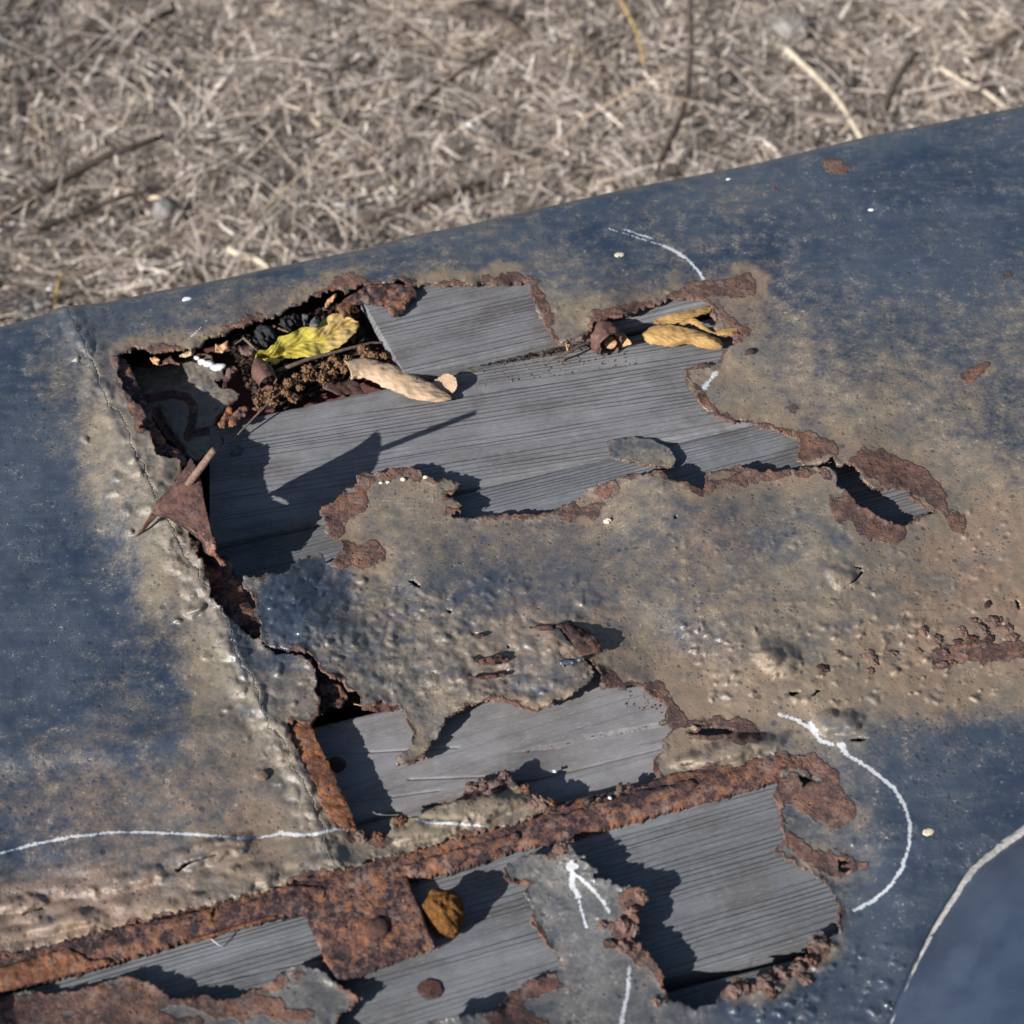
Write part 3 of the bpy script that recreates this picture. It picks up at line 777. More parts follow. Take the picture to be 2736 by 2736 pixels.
hole4 = R('T4', (385, 378), (540, 352), (585, 318), (620, 365), (700, 360), (750, 368), (780, 430), (800, 480), (860, 520), (930, 545), (1060, 540), (1130, 540), (1140, 600), (1190, 650), (1250, 690), (1290, 700), (1240, 715), (1130, 760), (1115, 800), (1060, 800), (980, 760), (890, 700), (780, 660), (720, 580), (650, 530), (620, 510), (640, 490), (620, 440), (580, 385))
hole5 = R('F', (398, 438), (430, 428), (500, 408), (560, 412), (620, 430), (590, 442), (520, 446), (460, 452))
hole5b = R('F', (418, 392), (450, 398), (482, 396), (465, 406), (430, 404))
hole6 = R('F', (1088, 1012), (1150, 1010), (1138, 1030), (1090, 1045))
hole6b = R('F', (1088, 1045), (1130, 1044), (1152, 1052), (1125, 1070), (1090, 1068))
hole7 = R('F', (912, 634), (945, 632), (972, 650), (950, 668), (928, 692), (922, 665))
SLITS = [R('T4', (690, 1225), (750, 1165), (800, 1112), (845, 1106), (805, 1126), (760, 1180)), R('T4', (728, 1080), (770, 1084), (812, 1098), (770, 1094)), R('F', (955, 282), (985, 250), (1018, 222), (1000, 252)), R('F', (862, 252), (885, 245), (940, 250), (900, 260), (880, 275)),
         R('T2', (940, 1292), (980, 1285), (1045, 1345), (1000, 1335)), R('T2', (1270, 1540), (1300, 1548), (1318, 1580), (1290, 1568)), R('T5', (160, 256), (200, 250), (262, 264), (200, 270)), R('T5', (420, 345), (450, 338), (438, 362)), R('D', (1225, 850), (1290, 795), (1400, 765), (1555, 728), (1480, 752), (1340, 800), (1255, 865)),
         R('D', (148, 1180), (180, 1135), (310, 1105), (300, 1125), (215, 1140)), R('D', (925, 1010), (950, 1000), (945, 1025)), R('T3', (1280, 885), (1330, 895), (1295, 920)), R('T3', (1042, 1130), (1070, 1108), (1060, 1128)), R('T5', (1320, 260), (1350, 255), (1345, 285)), R('F', (1140, 470), (1180, 455), (1235, 462), (1190, 478)),
         R('F', (372, 585), (400, 570), (448, 562), (420, 580)), R('T4', (1870, 1315), (1900, 1330), (1915, 1400), (1890, 1370))]
HOLES = [(p, 1.0) for p in SLITS] + [(hole1, 5), (hole2, 5), (hole3, 6), (hole4, 5), (hole5, 3), (hole5b, 1.5), (hole6, 1.5), (hole6b, 1.5), (hole7, 2.5)]

SEAM = R('A', (330, 200), (420, 360), (470, 470), (510, 600), (600, 790), (700, 1000), (800, 1180), (930, 1450), (1000, 1560), (1110, 1760), (1180, 1900)) + R('C', (250, 460), (330, 620), (430, 820), (520, 980), (600, 1140), (700, 1370), (760, 1550), (800, 1640))
seam_open = [R('A', (340, 235), (420, 360), (470, 470), (478, 520))]
seam_shut = [ R('A', (930, 1450), (1000, 1560), (1110, 1760), (1180, 1900)) + R('C', (200, 370), (250, 460)), R('C', (430, 820), (520, 980), (600, 1130)), R('C', (640, 1240), (700, 1370))]

# heights (mm) of the torn edges above or below the plane, at pixels of the 1932 wide view
ZC = [(322, 860, 11), (345, 905, 14), (355, 950, 11), (368, 1000, 8), (395, 1050, 4), (640, 960, -6), (660, 1050, -7), (720, 900, -5), (800, 905, -4), (870, 940, -3), (900, 965, -6), (1000, 970, -7), (1090, 945, -8), (1180, 890, -5), (1260, 885, 3.5), (1300, 905, 1), (1400, 885, -4), (1500, 872, -5),
      (1010, 560, -1.5), (1040, 620, -2), (1085, 605, 3), (1105, 628, 7), (1250, 570, -1.5), (1330, 540, -2), (1390, 590, -2), (1390, 650, -5), (1320, 690, -8), (1340, 760, -8), (1420, 800, -8), (1520, 850, -7),
      (1560, 880, 2), (1620, 960, 6), (1650, 1000, 3), (1680, 1010, -4), (1700, 900, -5), (1790, 980, -4),
      (480, 1090, 2), (500, 1200, 3), (600, 1280, 4), (720, 1320, -1), (780, 1400, -5), (820, 1400, -3), (900, 1330, 1), (1000, 1330, -1), (1080, 1270, 4), (1150, 1270, -4), (1230, 1290, -7), (1260, 1340, -8), (1260, 1440, -5),
      (1000, 1590, 0), (1080, 1580, 4), (1200, 1660, 0), (1100, 1680, -1), (1220, 1760, 0), (1240, 1840, -1), (1000, 1620, -6), (1030, 1720, -8), (1020, 1830, -8),
      (100, 1850, -9), (250, 1830, -8), (400, 1850, -8), (560, 1840, -7), (650, 1880, -7), (500, 1920, -8),
      (1480, 1450, -4), (1480, 1560, -6), (1560, 1700, -7), (1540, 1780, -4), (1450, 1850, -3), (1350, 1890, -2),
      (600, 1560, -1), (690, 1560, -5), (850, 1520, -4), (1100, 1500, -5), (300, 1660, -3), (100, 1740, -4), (480, 1620, -3)]
ZC = np.array([(x * 1.41615, y * 1.41615, z) for x, y, z in ZC])
TANMAP = """2 2 2 2 2 2 2 2 2 2 2 2 2 2 2 2 2 2 2 2
2 2 2 2 2 2 2 2 2 2 2 2 2 2 2 1 1 1 1 1
2 2 2 2 2 2 2 2 3 3 2 2 2 2 3 2 1 1 1 1
2 2 2 2 2 3 3 3 3 3 3 3 2 3 2 2 1 1 1 2
1 2 1 3 4 5 5 4 4 5 6 7 7 6 6 4 3 3 3 4
0 4 5 5 5 5 5 5 5 5 5 6 6 6 6 5 5 5 4 4
0 2 7 7 5 5 5 5 5 5 5 5 5 5 7 6 6 6 5 4
0 1 6 7 5 5 5 6 6 5 5 5 6 5 6 7 7 7 6 6
0 0 4 7 6 6 6 6 6 5 5 5 5 5 4 4 6 7 7 8
0 0 1 7 7 1 3 6 4 3 4 4 5 5 6 6 6 6 7 8
0 0 1 4 7 1 4 5 5 6 6 6 6 4 6 6 7 7 8 8
0 1 2 2 7 6 5 5 5 6 4 5 7 8 7 8 8 8 8 7
2 3 3 3 5 7 7 5 5 5 5 6 7 8 7 5 5 2 1 1
3 4 4 5 5 6 7 7 7 7 7 6 6 6 6 5 4 1 1 0
2 3 5 5 6 7 7 7 7 6 6 5 5 5 5 5 4 1 0 0
6 6 6 6 7 7 7 7 6 5 5 5 5 5 5 4 2 0 0 0
8 8 8 8 8 7 6 5 5 4 4 4 5 5 4 3 1 0 0 0
7 7 7 7 7 6 5 5 4 4 4 4 4 3 2 2 1 0 0 0
7 7 7 7 7 6 5 5 4 4 4 4 3 2 2 1 0 0 0 0"""
TANMAP = np.array([[float(v) for v in r.split()] for r in TANMAP.split('\n')]) / 9.0     # rows y = 200, 300 ... of the 1932 view
WARM = [(200, 1660, 230, 0.95), (60, 1720, 210, 0.95), (420, 1560, 160, 0.6), (1900, 1120, 220, 0.85), (1750, 1250, 200, 0.5), (1050, 1200, 200, 0.5), (1480, 770, 90, 0.3), (1400, 540, 90, 0.6), (1350, 1320, 180, 0.5), (330, 1430, 120, 0.5), (1330, 1010, 110, 0.5), (560, 1290, 70, 0.2)]
def bilerp(G, fx, fy):
    fx = np.clip(fx, 0, G.shape[1] - 1.001); fy = np.clip(fy, 0, G.shape[0] - 1.001)
    i = fx.astype(int); j = fy.astype(int); a = fx - i; b = fy - j
    a = a * a * (3 - 2 * a); b = b * b * (3 - 2 * b)
    return (G[j, i] * (1 - a) + G[j, i + 1] * a) * (1 - b) + (G[j + 1, i] * (1 - a) + G[j + 1, i + 1] * a) * b

CAPS = [('T2', (520, 430), (1000, 370), 22), ('T2', (260, 680), (470, 660), 34), ('T2', (280, 800), (290, 900), 20), ('T2', (430, 1060), (590, 1060), 44), ('T2', (1280, 700), (1900, 735), 9),
        ('T3', (400, 860), (600, 850), 28), ('T3', (600, 690), (750, 630), 14), ('T3', (1180, 540), (1500, 660), 12), ('T3', (1600, 620), (1850, 560), 22),
        ('T4', (420, 250), (560, 250), 40), ('T4', (60, 430), (560, 430), 22), ('T4', (820, 330), (1200, 520), 42), ('T4', (1250, 560), (1450, 790), 28), ('T4', (700, 680), (1020, 820), 42), ('T4', (1150, 760), (1280, 760), 16),
        ('B', (450, 255), (860, 240), 12), ('B', (850, 270), (930, 480), 14), ('B', (1120, 400), (1480, 300), 12), ('B', (1500, 285), (1760, 265), 26), ('B', (1650, 370), (1710, 450), 30), ('B', (1500, 640), (1650, 830), 9), ('B', (1650, 830), (1932, 910), 11), ('B', (1500, 620), (1680, 580), 8),
        ('B', (0, 260), (330, 240), 10), ('A', (620, 480), (900, 450), 16), ('A', (610, 500), (720, 850), 18), ('A', (1180, 340), (1700, 140), 8), ('A', (800, 900), (930, 1050), 10), ('A', (1000, 1450), (1200, 1830), 8),
        ('C', (540, 840), (860, 1380), 14), ('C', (860, 1400), (1000, 1430), 22), ('C', (1090, 1010), (1210, 1030), 12), ('C', (1440, 1180), (1660, 1130), 26), ('C', (1760, 1180), (1880, 1260), 26), ('C', (450, 480), (640, 490), 8),
        ('D', (0, 1850), (900, 1720), 48), ('D', (950, 1720), (1900, 1820), 40), ('D', (300, 1900), (1400, 1920), 30), ('E', (0, 1260), (250, 1150), 14), ('E', (420, 1230), (500, 1300), 18), ('E', (100, 1380), (260, 1360), 24),
        ('T6', (1300, 850), (1220, 1150), 36), ('T6', (1080, 1080), (1480, 1500), 26), ('T6', (150, 620), (450, 1150), 15), ('T6', (450, 1150), (620, 1450), 9), ('T6', (200, 1750), (560, 1560), 28), ('T6', (100, 1860), (420, 1900), 40), ('T6', (540, 470), (740, 440), 16), ('T6', (1500, 1560), (1560, 1750), 16),
        ('F', (870, 690), (1080, 790), 50), ('F', (850, 900), (1000, 1040), 18), ('F', (1000, 1030), (1200, 1040), 22), ('F', (1020, 1120), (1090, 1300), 9), ('F', (600, 1610), (1000, 1420), 34), ('F', (860, 560), (1060, 620), 26), ('F', (340, 370), (700, 440), 28),
        ('T5', (1150, 620), (1550, 640), 16), ('T5', (1560, 720), (1660, 850), 24), ('T5', (1620, 900), (1740, 930), 16),
        ('G', (980, 455), (1060, 460), 8), ('G', (690, 575), (800, 595), 8), ('G', (1650, 1500), (1720, 1450), 12), ('G', (1800, 1020), (1900, 990), 6), ('F', (1560, 90), (1932, 60), 26), ('W', (1500, 770), (1508, 772), 7)]
CAPS = [(R(c, a)[0], R(c, b)[0], r) for c, a, b, r in CAPS]
CHALK = [(R('D', (-100, 760), (0, 735), (200, 680), (500, 620), (800, 585), (1100, 590), (1400, 605), (1550, 615), (1680, 630), (1800, 628), (1960, 600)), 7), (R('C', (480, 1400), (560, 1412), (640, 1412), (740, 1388), (830, 1380)), 9),
         (R('C', (1180, 1330), (1230, 1345), (1350, 1352), (1450, 1362), (1540, 1370)), 8),
         (R('F', (820, 355), (900, 380), (970, 425), (1010, 480), (1060, 490)), 10), (R('F', (1090, 490), (1130, 540), (1200, 580), (1270, 630), (1340, 690), (1390, 770), (1415, 850), (1410, 950), (1380, 1050), (1330, 1130), (1250, 1200), (1160, 1245)), 10),
         (R('F', (960, 395), (985, 430)), 12), (R('F', (1110, 490), (1120, 530)), 13),
         (R('G', (-60, 770), (0, 790), (80, 815)), 4), (R('G', (130, 850), (180, 870), (260, 920), (310, 980), (345, 1035)), 8),
         (R('Q', (1220, 1100), (1330, 950)), 10), (R('Q', (1222, 1075), (1260, 1040)), 12),
         (R('T6', (710, 570), (740, 650), (735, 740), (790, 840)), 15), (R('T6', (790, 840), (815, 950), (860, 1100)), 8), (R('T6', (760, 640), (900, 760), (1000, 880), (1055, 970)), 9), (R('T6', (725, 560), (770, 580)), 16),
         (R('T6', (1230, 1450), (1215, 1650), (1160, 1932), (1130, 2100)), 11), (R('W', (1150, 432), (1260, 466)), 3), (R('A', (1075, 300), (975, 395)), 2.5), (R('H', (955, 1545), (975, 1540)), 6)]
# blisters: pixel, radius (px), height (mm), stretch along the body, angle
BL = []
for x, y, r in [(490, 640, 58), (560, 780, 52), (680, 725, 26), (640, 905, 46), (685, 1010, 34), (715, 1085, 42), (585, 1190, 34), (770, 1285, 40), (665, 1292, 26), (440, 910, 22), (900, 1560, 46), (980, 1690, 50), (1010, 1790, 36), (910, 1860, 26), (660, 1390, 24), (590, 1110, 26), (385, 480, 30), (850, 1110, 34), (760, 820, 24)]:
    (a, b), = R('A', (x, y)); BL.append((a, b, r / 1.6, 1.9, 1.35, -0.25))
for x, y, r in [(40, 250, 40), (180, 420, 44), (210, 770, 22), (330, 760, 60), (390, 1110, 30), (490, 1060, 20), (610, 1290, 50), (260, 480, 40), (480, 560, 24), (600, 620, 26), (250, 60, 34), (550, 740, 20)]:
    (a, b), = R('C', (x, y)); BL.append((a, b, r / 1.6, 1.6, 1.35, -0.25))
sb = np.random.default_rng(21)
def scatter(n, box, rr, hh):
    x0, y0, x1, y1 = [v * 1.41615 for v in box]
    for _ in range(n):
        BL.append((sb.uniform(x0, x1), sb.uniform(y0, y1), np.exp(sb.uniform(math.log(rr[0]), math.log(rr[1]))), sb.uniform(*hh), sb.uniform(1, 1.8), sb.normal(-0.2, 0.3)))
scatter(150, (560, 1090, 1120, 1320), (7, 26), (0.3, 1.3))
scatter(90, (490, 1090, 760, 1230), (6, 18), (0.4, 1.2))
scatter(170, (1270, 1170, 1900, 1330), (5, 17), (0.5, 1.8))
scatter(60, (1500, 950, 1900, 1200), (5, 14), (0.4, 1.3))
scatter(60, (1250, 980, 1600, 1150), (5, 14), (0.3, 0.9))
scatter(70, (1020, 480, 1330, 620), (4, 11), (0.3, 1.0))
scatter(60, (1400, 450, 1900, 850), (4, 10), (0.2, 0.7))
scatter(40, (200, 520, 900, 650), (4, 10), (0.2, 0.7))
scatter(22, (0, 1580, 620, 1760), (10, 34), (0.3, 1.0))
scatter(40, (360, 700, 600, 1500), (6, 16), (0.4, 1.2))
scatter(50, (1000, 1620, 1200, 1900), (4, 10), (0.2, 0.7))
scatter(90, (1380, 1780, 1720, 1932), (6, 20), (0.4, 1.6))
scatter(40, (1450, 1400, 1650, 1700), (5, 12), (0.2, 0.8))
for c, x, y, r, h, e, t in [('C', 1500, 1275, 75, 7, 3.0, -0.2), ('C', 1230, 1395, 48, 4.5, 3.2, -0.22), ('F', 600, 520, 60, 6, 4.2, -0.25), ('F', 1080, 390, 64, 4, 1.7, -0.1), ('D', 1500, 720, 60, 3, 3.2, -0.3), ('D', 1000, 900, 45, 2.5, 3.5, -0.25), ('D', 500, 1200, 50, 3, 3.5, -0.25), ('D', 1400, 1080, 60, 3, 3.5, -0.25), ('D', 150, 1090, 50, 3, 2.2, -0.2), ('D', 1750, 900, 60, 2.5, 2.5, -0.25),
                            ('T4', 660, 1150, 42, 2.5, 1.2, 0.2), ('T4', 200, 1720, 60, 3.5, 1.3, 0.2), ('F', 780, 90, 45, 3, 1.4, 0.2)]:
    (a, b), = R(c, (x, y)); BL.append((a, b, r * 0.72 if c != 'T4' else r, h, e, t))

def sheet_z(x, y, d, use_blisters=True):
    w0 = 0.12
    num = np.zeros(x.shape); den = np.full(x.shape, w0)
    for cx, cy, cz in ZC:
        m = (np.abs(x - cx) < 330) & (np.abs(y - cy) < 330)
        if m.any():
            w = np.exp(-(((x[m] - cx) ** 2 + (y[m] - cy) ** 2) / 105.0 ** 2))
            num[m] += w * cz; den[m] += w
    z = num / den
    z = z + 2.6 * fbm(x, y, 420, 31, 2) + 0.9 * fbm(x, y, 120, 33, 3) + 0.22 * fbm(x, y, 26, 35, 3)
    z = z + 2.0 * np.exp(-(seg_dist(x, y, R('W', (-100, 1425), (200, 1410), (430, 1375))) / 40.0) ** 2) - 3.0 * np.exp(-(seg_dist(x, y, R('W', (1480, 480), (1640, 430), (2050, 390))) / 45.0) ** 2)
    z = z - 4.5 * np.exp(-np.maximum(y - np.interp(x, ex, ey) - 25, 0) / 60.0)
    xw = x; yw = y
    x = x + 16 * fbm(x, y, 34, 111, 3); y = y + 16 * fbm(xw, y, 34, 113, 3)
    for bx, by, r, h, e, t in BL:
        q = r * e * 1.1
        m = (np.abs(x - bx) < q * 1.6) & (np.abs(y - by) < q * 1.6)
        if m.any():
            u = (x[m] - bx) * math.cos(t) + (y[m] - by) * math.sin(t); v = -(x[m] - bx) * math.sin(t) + (y[m] - by) * math.cos(t)
            k = np.clip(1 - (u / (r * e)) ** 2 - (v / (r * 0.85)) ** 2, 0, 1)
            z[m] += h * k * k * (3 - 2 * k) if h > 1.95 else 0.85 * h * k * k
    x, y = xw, yw
    ds = seg_dist(x, y, SEAM)
    z = z + 3.0 * np.abs(fbm(x, y, 46, 115, 3)) * np.exp(-((ds - 10) / 48.0) ** 2)
    z = z + (1.5 + 2.2 * fbm(x, y, 70, 37, 2)) * np.exp(-(ds / 30.0) ** 2) - 0.3 * np.exp(-(ds / 5.0) ** 2)
    # puckered, flaking paint over the loose middle of the sheet and along the strip
    mid = inside_soft(x, y, R('W', (480, 1080), (640, 1060), (900, 1130), (1150, 1160), (1150, 1260), (1000, 1330), (700, 1330), (560, 1250)), 80)
    mid = np.maximum(mid, 0.45 * inside_soft(x, y, R('W', (1250, 1150), (1960, 1050), (1960, 1260), (1400, 1330), (1250, 1330)), 80))
    z = z + mid * (2.6 * np.abs(fbm(x, y * 1.3, 64, 121, 3)) + 0.8 * np.abs(fbm(x, y * 1.3, 22, 123, 2)) - 0.5)
    fold = inside_soft(x, y, R('W', (-80, 1640), (420, 1560), (640, 1600), (640, 1640), (-80, 1800)), 60)
    z = z + fold * 3.6 * np.abs(fbm((x - 0.27 * y) / 3.6, y + 0.27 * x, 44, 127, 2))
    # torn edges are crumpled
    z = z + np.exp(-d / 16.0) * (2.6 * fbm(x, y, 34, 41, 3) + 0.5)
    wood = np.where(y < 1640 - 0.18 * (x - 800), zU(x), np.where(y < np.interp(x, [p[0] for p in IRON_TOP], [p[1] for p in IRON_TOP]), zM(x), zL(x)))
    z = np.maximum(z, wood + 1.9)
    return z * MM

def inside_soft(x, y, pts, w):
    return sstep(-w, w, poly_sdf(x, y, pts))

def chalk_at(x, y):
    c = np.zeros(x.shape)
    for pts, r in CHALK:
        a = np.array(pts)
        m = (x > a[:, 0].min() - 40) & (x < a[:, 0].max() + 40) & (y > a[:, 1].min() - 40) & (y < a[:, 1].max() + 40)
        if m.any():
            c[m] = np.maximum(c[m], 1 - sstep(0.1 * r, 1.1 * r, seg_dist(x[m], y[m], pts) * 1.2))
    return c

def sheet_attrs(x, y, d):
    t = bilerp(TANMAP, x / 141.615, y / 141.615 - 2.0)
    rd = np.full(x.shape, 400.0); rb = rd.copy()
    for a, b, r in CAPS:
        m = (x > min(a[0], b[0]) - 260) & (x < max(a[0], b[0]) + 260) & (y > min(a[1], b[1]) - 260) & (y < max(a[1], b[1]) + 260)
        if m.any():
            q = seg_dist(x[m], y[m], [a, b]) - r
            rd[m] = np.minimum(rd[m], q)
            if r > 9: rb[m] = np.minimum(rb[m], q)
    wob = 34 * fbm(x, y, 60, 73, 4, 0.6)
    ed = np.minimum(d - 1 - 24 * fbm(x, y, 90, 71, 4, 0.6), rd + 5 + wob)
    rust = 1 - sstep(-14, 12, ed)
    t = np.maximum(t, (0.68 + fbm(x, y, 110, 75, 3)) * (1 - sstep(0, 75, np.minimum(np.minimum(rb, rd + 55) + wob, d))))
    t = t * (1 - 0.75 * np.exp(-(((x - 760) / 150) ** 2 + ((y - 1640) / 130) ** 2)))
    low = sstep(0, 40, y - np.interp(x, [p[0] for p in IRON_LOW], [p[1] for p in IRON_LOW]))
    t = t * (1 - 0.35 * low)
    w = np.zeros(x.shape)
    for cx, cy, r, a in WARM:
        w = np.maximum(w, a * np.exp(-(((x - cx * 1.416) ** 2 + (y - cy * 1.416) ** 2) / (r * 1.416) ** 2)))
    w = np.maximum(w, 0.55 * np.exp(-np.maximum(rd, 0) / 30.0))
    grey = low * (1 - sstep(1750, 2000, x)) * 0.9
    grey = np.maximum(grey, 0.7 * np.exp(-(((x - 2180) / 150) ** 2 + ((y - 2250) / 190) ** 2)))
    sd_ = np.exp(-(seg_dist(x, y, SEAM) / 90.0) ** 2)
    grey = np.maximum(grey, 0.42 * sd_)
    grey = np.maximum(grey, 0.15 * inside_soft(x, y, R('W', (-80, 1640), (420, 1580), (640, 1600), (640, 1640), (-80, 1800)), 60))
    return {'tan': t, 'rust': rust, 'chalk': chalk_at(x, y), 'warm': w, 'grey': grey}

STEP = 4.0
def stretched(a, b, lo, hi):
    g = [a]; s = STEP
    while g[-1] > lo: s = min(s * 1.25, 90); g.append(g[-1] - s)
    h = [b]; s = STEP
    while h[-1] < hi: s = min(s * 1.25, 90); h.append(h[-1] + s)
    return np.array(g[::-1] + list(np.arange(a + STEP, b, STEP)) + h)
xs = stretched(-24, 2760, -760, 3420)
edge_y = np.interp(xs, ex, ey) + 25
ts = stretched(0, 2440, 0, 3000)
ts = ts[ts >= 0]
NR = 16
th = np.linspace(math.pi / 2, 0, NR)[:-1]
drop = np.array([0.40, 0.25, 0.12, 0.04])
rows = len(drop) + len(th)
tt = np.concatenate([np.linspace(-rows * 2.0, -2.0, rows), ts])
X = np.broadcast_to(xs[None, :], (len(tt), len(xs))).copy()
Yn = edge_y[None, :] + tt[:, None]
roll = np.zeros(X.shape + (3,))
for i, dz in enumerate(drop):
    roll[i] = BX * ROLL * MM + np.array([0, 0, -ROLL * MM - dz])
for i, a in enumerate(th):
    roll[len(drop) + i] = BX * ROLL * MM * math.sin(a) + np.array([0, 0, -ROLL * MM * (1 - math.cos(a))])
Yb = edge_y[None, :] + np.maximum(tt, 0)[:, None]         # rows of the roll start from the edge line
d = np.full(X.shape, 300.0); dH = d.copy()
for pts, amp in HOLES:
    sd = -poly_sdf(X, Yb, pts, 260.0 if amp > 1.0 else 30.0)
    near = np.abs(sd) < 60
    sd[near] += amp * (1.5 * fbm(X[near], Yb[near], 30, 81, 2) + 1.7 * fbm(X[near], Yb[near], 10, 83, 3))
    if amp <= 1.0: sd = np.where(sd > 28, 300.0, sd)
    else: dH = np.minimum(dH, sd)
    d = np.minimum(d, sd)
for pts in seam_open:
    a = np.array(pts); m = (X > a[:, 0].min() - 40) & (X < a[:, 0].max() + 40) & (Yb > a[:, 1].min() - 40) & (Yb < a[:, 1].max() + 40)
    q = seg_dist(X[m], Yb[m], pts) + 2.2 - 7 * fbm(X[m], Yb[m], 40, 91, 3)
    d[m] = np.minimum(d[m], q)
d[:rows + 2] = 300.0
_ys = np.where(tt[:, None] < 0, edge_y[None, :], Yn)
side = inside(X + 26 * fbm(X, _ys, 55, 95, 4, 0.6), _ys, [(-9000, -3000), (SEAM[0][0] - 60, -3000), (SEAM[0][0], SEAM[0][1])] + SEAM[1:] + [(SEAM[-1][0] + 40, SEAM[-1][1] + 60), (-9000, SEAM[-1][1] + 900 + 1900)])
def zf_roll(x, y, dd): return sheet_z(x, y, dd)
def build_panel(mask, label):
    # the sheet on one side of the seam; the shared column of faces goes to the main sheet
    Xs, Ys = X, Yn
    f = grid_faces(*X.shape)
    fm = mask.ravel()[f].all(1)
    W, F, A = cut_mesh_masked(fm)
    o = new_obj('sheet_panel', W, F, M['sheet'], BODY, True, A)
    o['label'] = label
    return o
def cut_mesh_masked(fm):
    Xr, Xc = np.gradient(X); Yr, Yc = np.gradient(Yn); dr, dc = np.gradient(d)
    det = Xr * Yc - Xc * Yr; det = np.where(np.abs(det) < 1e-9, 1e-9, det)
    gx_ = (dr * Yc - dc * Yr) / det; gy_ = (dc * Xr - dr * Xc) / det
    g = np.maximum(np.hypot(gx_, gy_), 0.4); h = np.sqrt(np.abs(det))
    near = (np.abs(d) < 0.72 * h * g) & (np.abs(d) < 12)
    X2 = np.where(near, X - d * gx_ / g**2, X); Y2 = np.where(near, Yn - d * gy_ / g**2, Yn)
    keep = near | (d > 0)
    f = grid_faces(*X.shape)
    kf = keep.ravel()[f].all(1) & ((d > 0) & ~near).ravel()[f].any(1) & fm
    f = f[kf]
    used = np.unique(f); remap = -np.ones(X.size, np.int64); remap[used] = np.arange(len(used)); f = remap[f]
    tcol = np.broadcast_to(tt[:, None], X.shape).ravel()[used]
    x = X2.ravel()[used]; y = Y2.ravel()[used]
    ye = np.interp(x, ex, ey) + 25
    y = np.where(tcol < 0, ye, y)
    dd = np.maximum(dH.ravel()[used], 0)
    z = sheet_z(x, y, dd)
    W = p2w(x, y, z) + roll.reshape(-1, 3)[used]
    A = sheet_attrs(x, np.where(tcol < 0, ye, y), dd)
    e = np.concatenate([f[:, [0, 1]], f[:, [1, 2]], f[:, [2, 3]], f[:, [3, 0]]])
    es = np.sort(e, 1); key = es[:, 0] * (len(used) + 1) + es[:, 1]
    _, idx, cnt = np.unique(key, return_index=True, return_counts=True)
    b = e[idx[cnt == 1]]; bv = np.unique(b)
    rm = -np.ones(len(used), np.int64); rm[bv] = np.arange(len(bv)) + len(used)
    low = W[bv].copy(); low[:, 2] -= MM * (1.0 + 0.8 * rng.random(len(bv))); low[:, :2] += rng.normal(0, 0.00012, (len(bv), 2))
    W = np.concatenate([W, low])
    for k in A:
        exv = A[k][bv].copy()
        if k == 'rust': exv = np.where(dd[bv] < 20, 1.0, exv)
        if k == 'chalk': exv = exv * 0
        A[k] = np.concatenate([A[k], exv])
    return W, [f, np.stack([b[:, 1], b[:, 0], rm[b[:, 0]], rm[b[:, 1]]], 1)], A
fall = grid_faces(*X.shape)
cen = side.ravel()[fall].sum(1) >= 2
W, F, A = cut_mesh_masked(cen)
o = new_obj('sheet_panel', W, F, M['sheet'], BODY, True, A); o['label'] = 'dark blue sheet left of the seam'
W, F, A = cut_mesh_masked(~cen)
o = new_obj('sheet_panel', W, F, M['sheet'], BODY, True, A); o['label'] = 'torn and blistered tan and blue main sheet'
# unseen walls added outside the picture to keep sunlight out from under the sheet
c = [p2w(x, y, -4 * MM) for x, y in ((-740, 1120), (-740, 3300), (3400, 3300), (3400, 240))]
lowc = [np.array([p[0], p[1], GROUND - 0.02]) for p in c]
for i in range(3):
    q = np.array([c[i], c[i + 1], lowc[i + 1], lowc[i]]); nrm = np.cross(q[1] - q[0], (0, 0, 1)); nrm = nrm / np.linalg.norm(nrm) * 0.002
    v = np.concatenate([q, q + nrm])
    new_obj('light_block_wall', v, np.array([[0, 1, 2, 3], [7, 6, 5, 4], [0, 4, 5, 1], [1, 5, 6, 2], [2, 6, 7, 3], [3, 7, 4, 0]]), M['sheet'], BODY, False,
            {'tan': np.full(8, 0.2)})

# ------------------------------------------------------------------ pieces cut from sheet: strips, plates, flakes
def piece(name, poly, zf, mat, parent=BODY, thick=1.4, step=4.0, amp=3.0, seed=0, rough=0.6, attrs=None, label=None, smooth=True, origin=None, droop=0.5):
    a = np.array([p[:2] for p in poly])
    x = np.arange(a[:, 0].min() - 3 * step, a[:, 0].max() + 3 * step, step); y = np.arange(a[:, 1].min() - 3 * step, a[:, 1].max() + 3 * step, step)
    Y_, X_ = np.meshgrid(y, x, indexing='ij')
    dd = poly_sdf(X_, Y_, poly)
    dd = dd + amp * (1.4 * fbm(X_, Y_, 26, seed + 1, 2) + 0.8 * fbm(X_, Y_, 8, seed + 2, 2))
    def zz(x, y, d_):
        z = zf(x, y) if callable(zf) else np.full(x.shape, float(zf))
        return (z + rough * (1.6 * fbm(x, y, 30, seed + 3, 3) + 0.9 * fbm(x, y, 10, seed + 4, 2)) - droop * np.exp(-d_ / 5)) * MM
    def at(x, y, d_):
        r = dict(tan=np.full(x.shape, 0.3), rust=np.zeros(x.shape), chalk=np.zeros(x.shape), warm=np.zeros(x.shape))
        if attrs: r.update(attrs(x, y, d_))
        return r
    W, F, A = cut_mesh(X_, Y_, dd, zz, at, thick * MM)
    o = new_obj(name, W, F, mat, parent, smooth, A, None, origin)
    if label: o['label'] = label
    return o

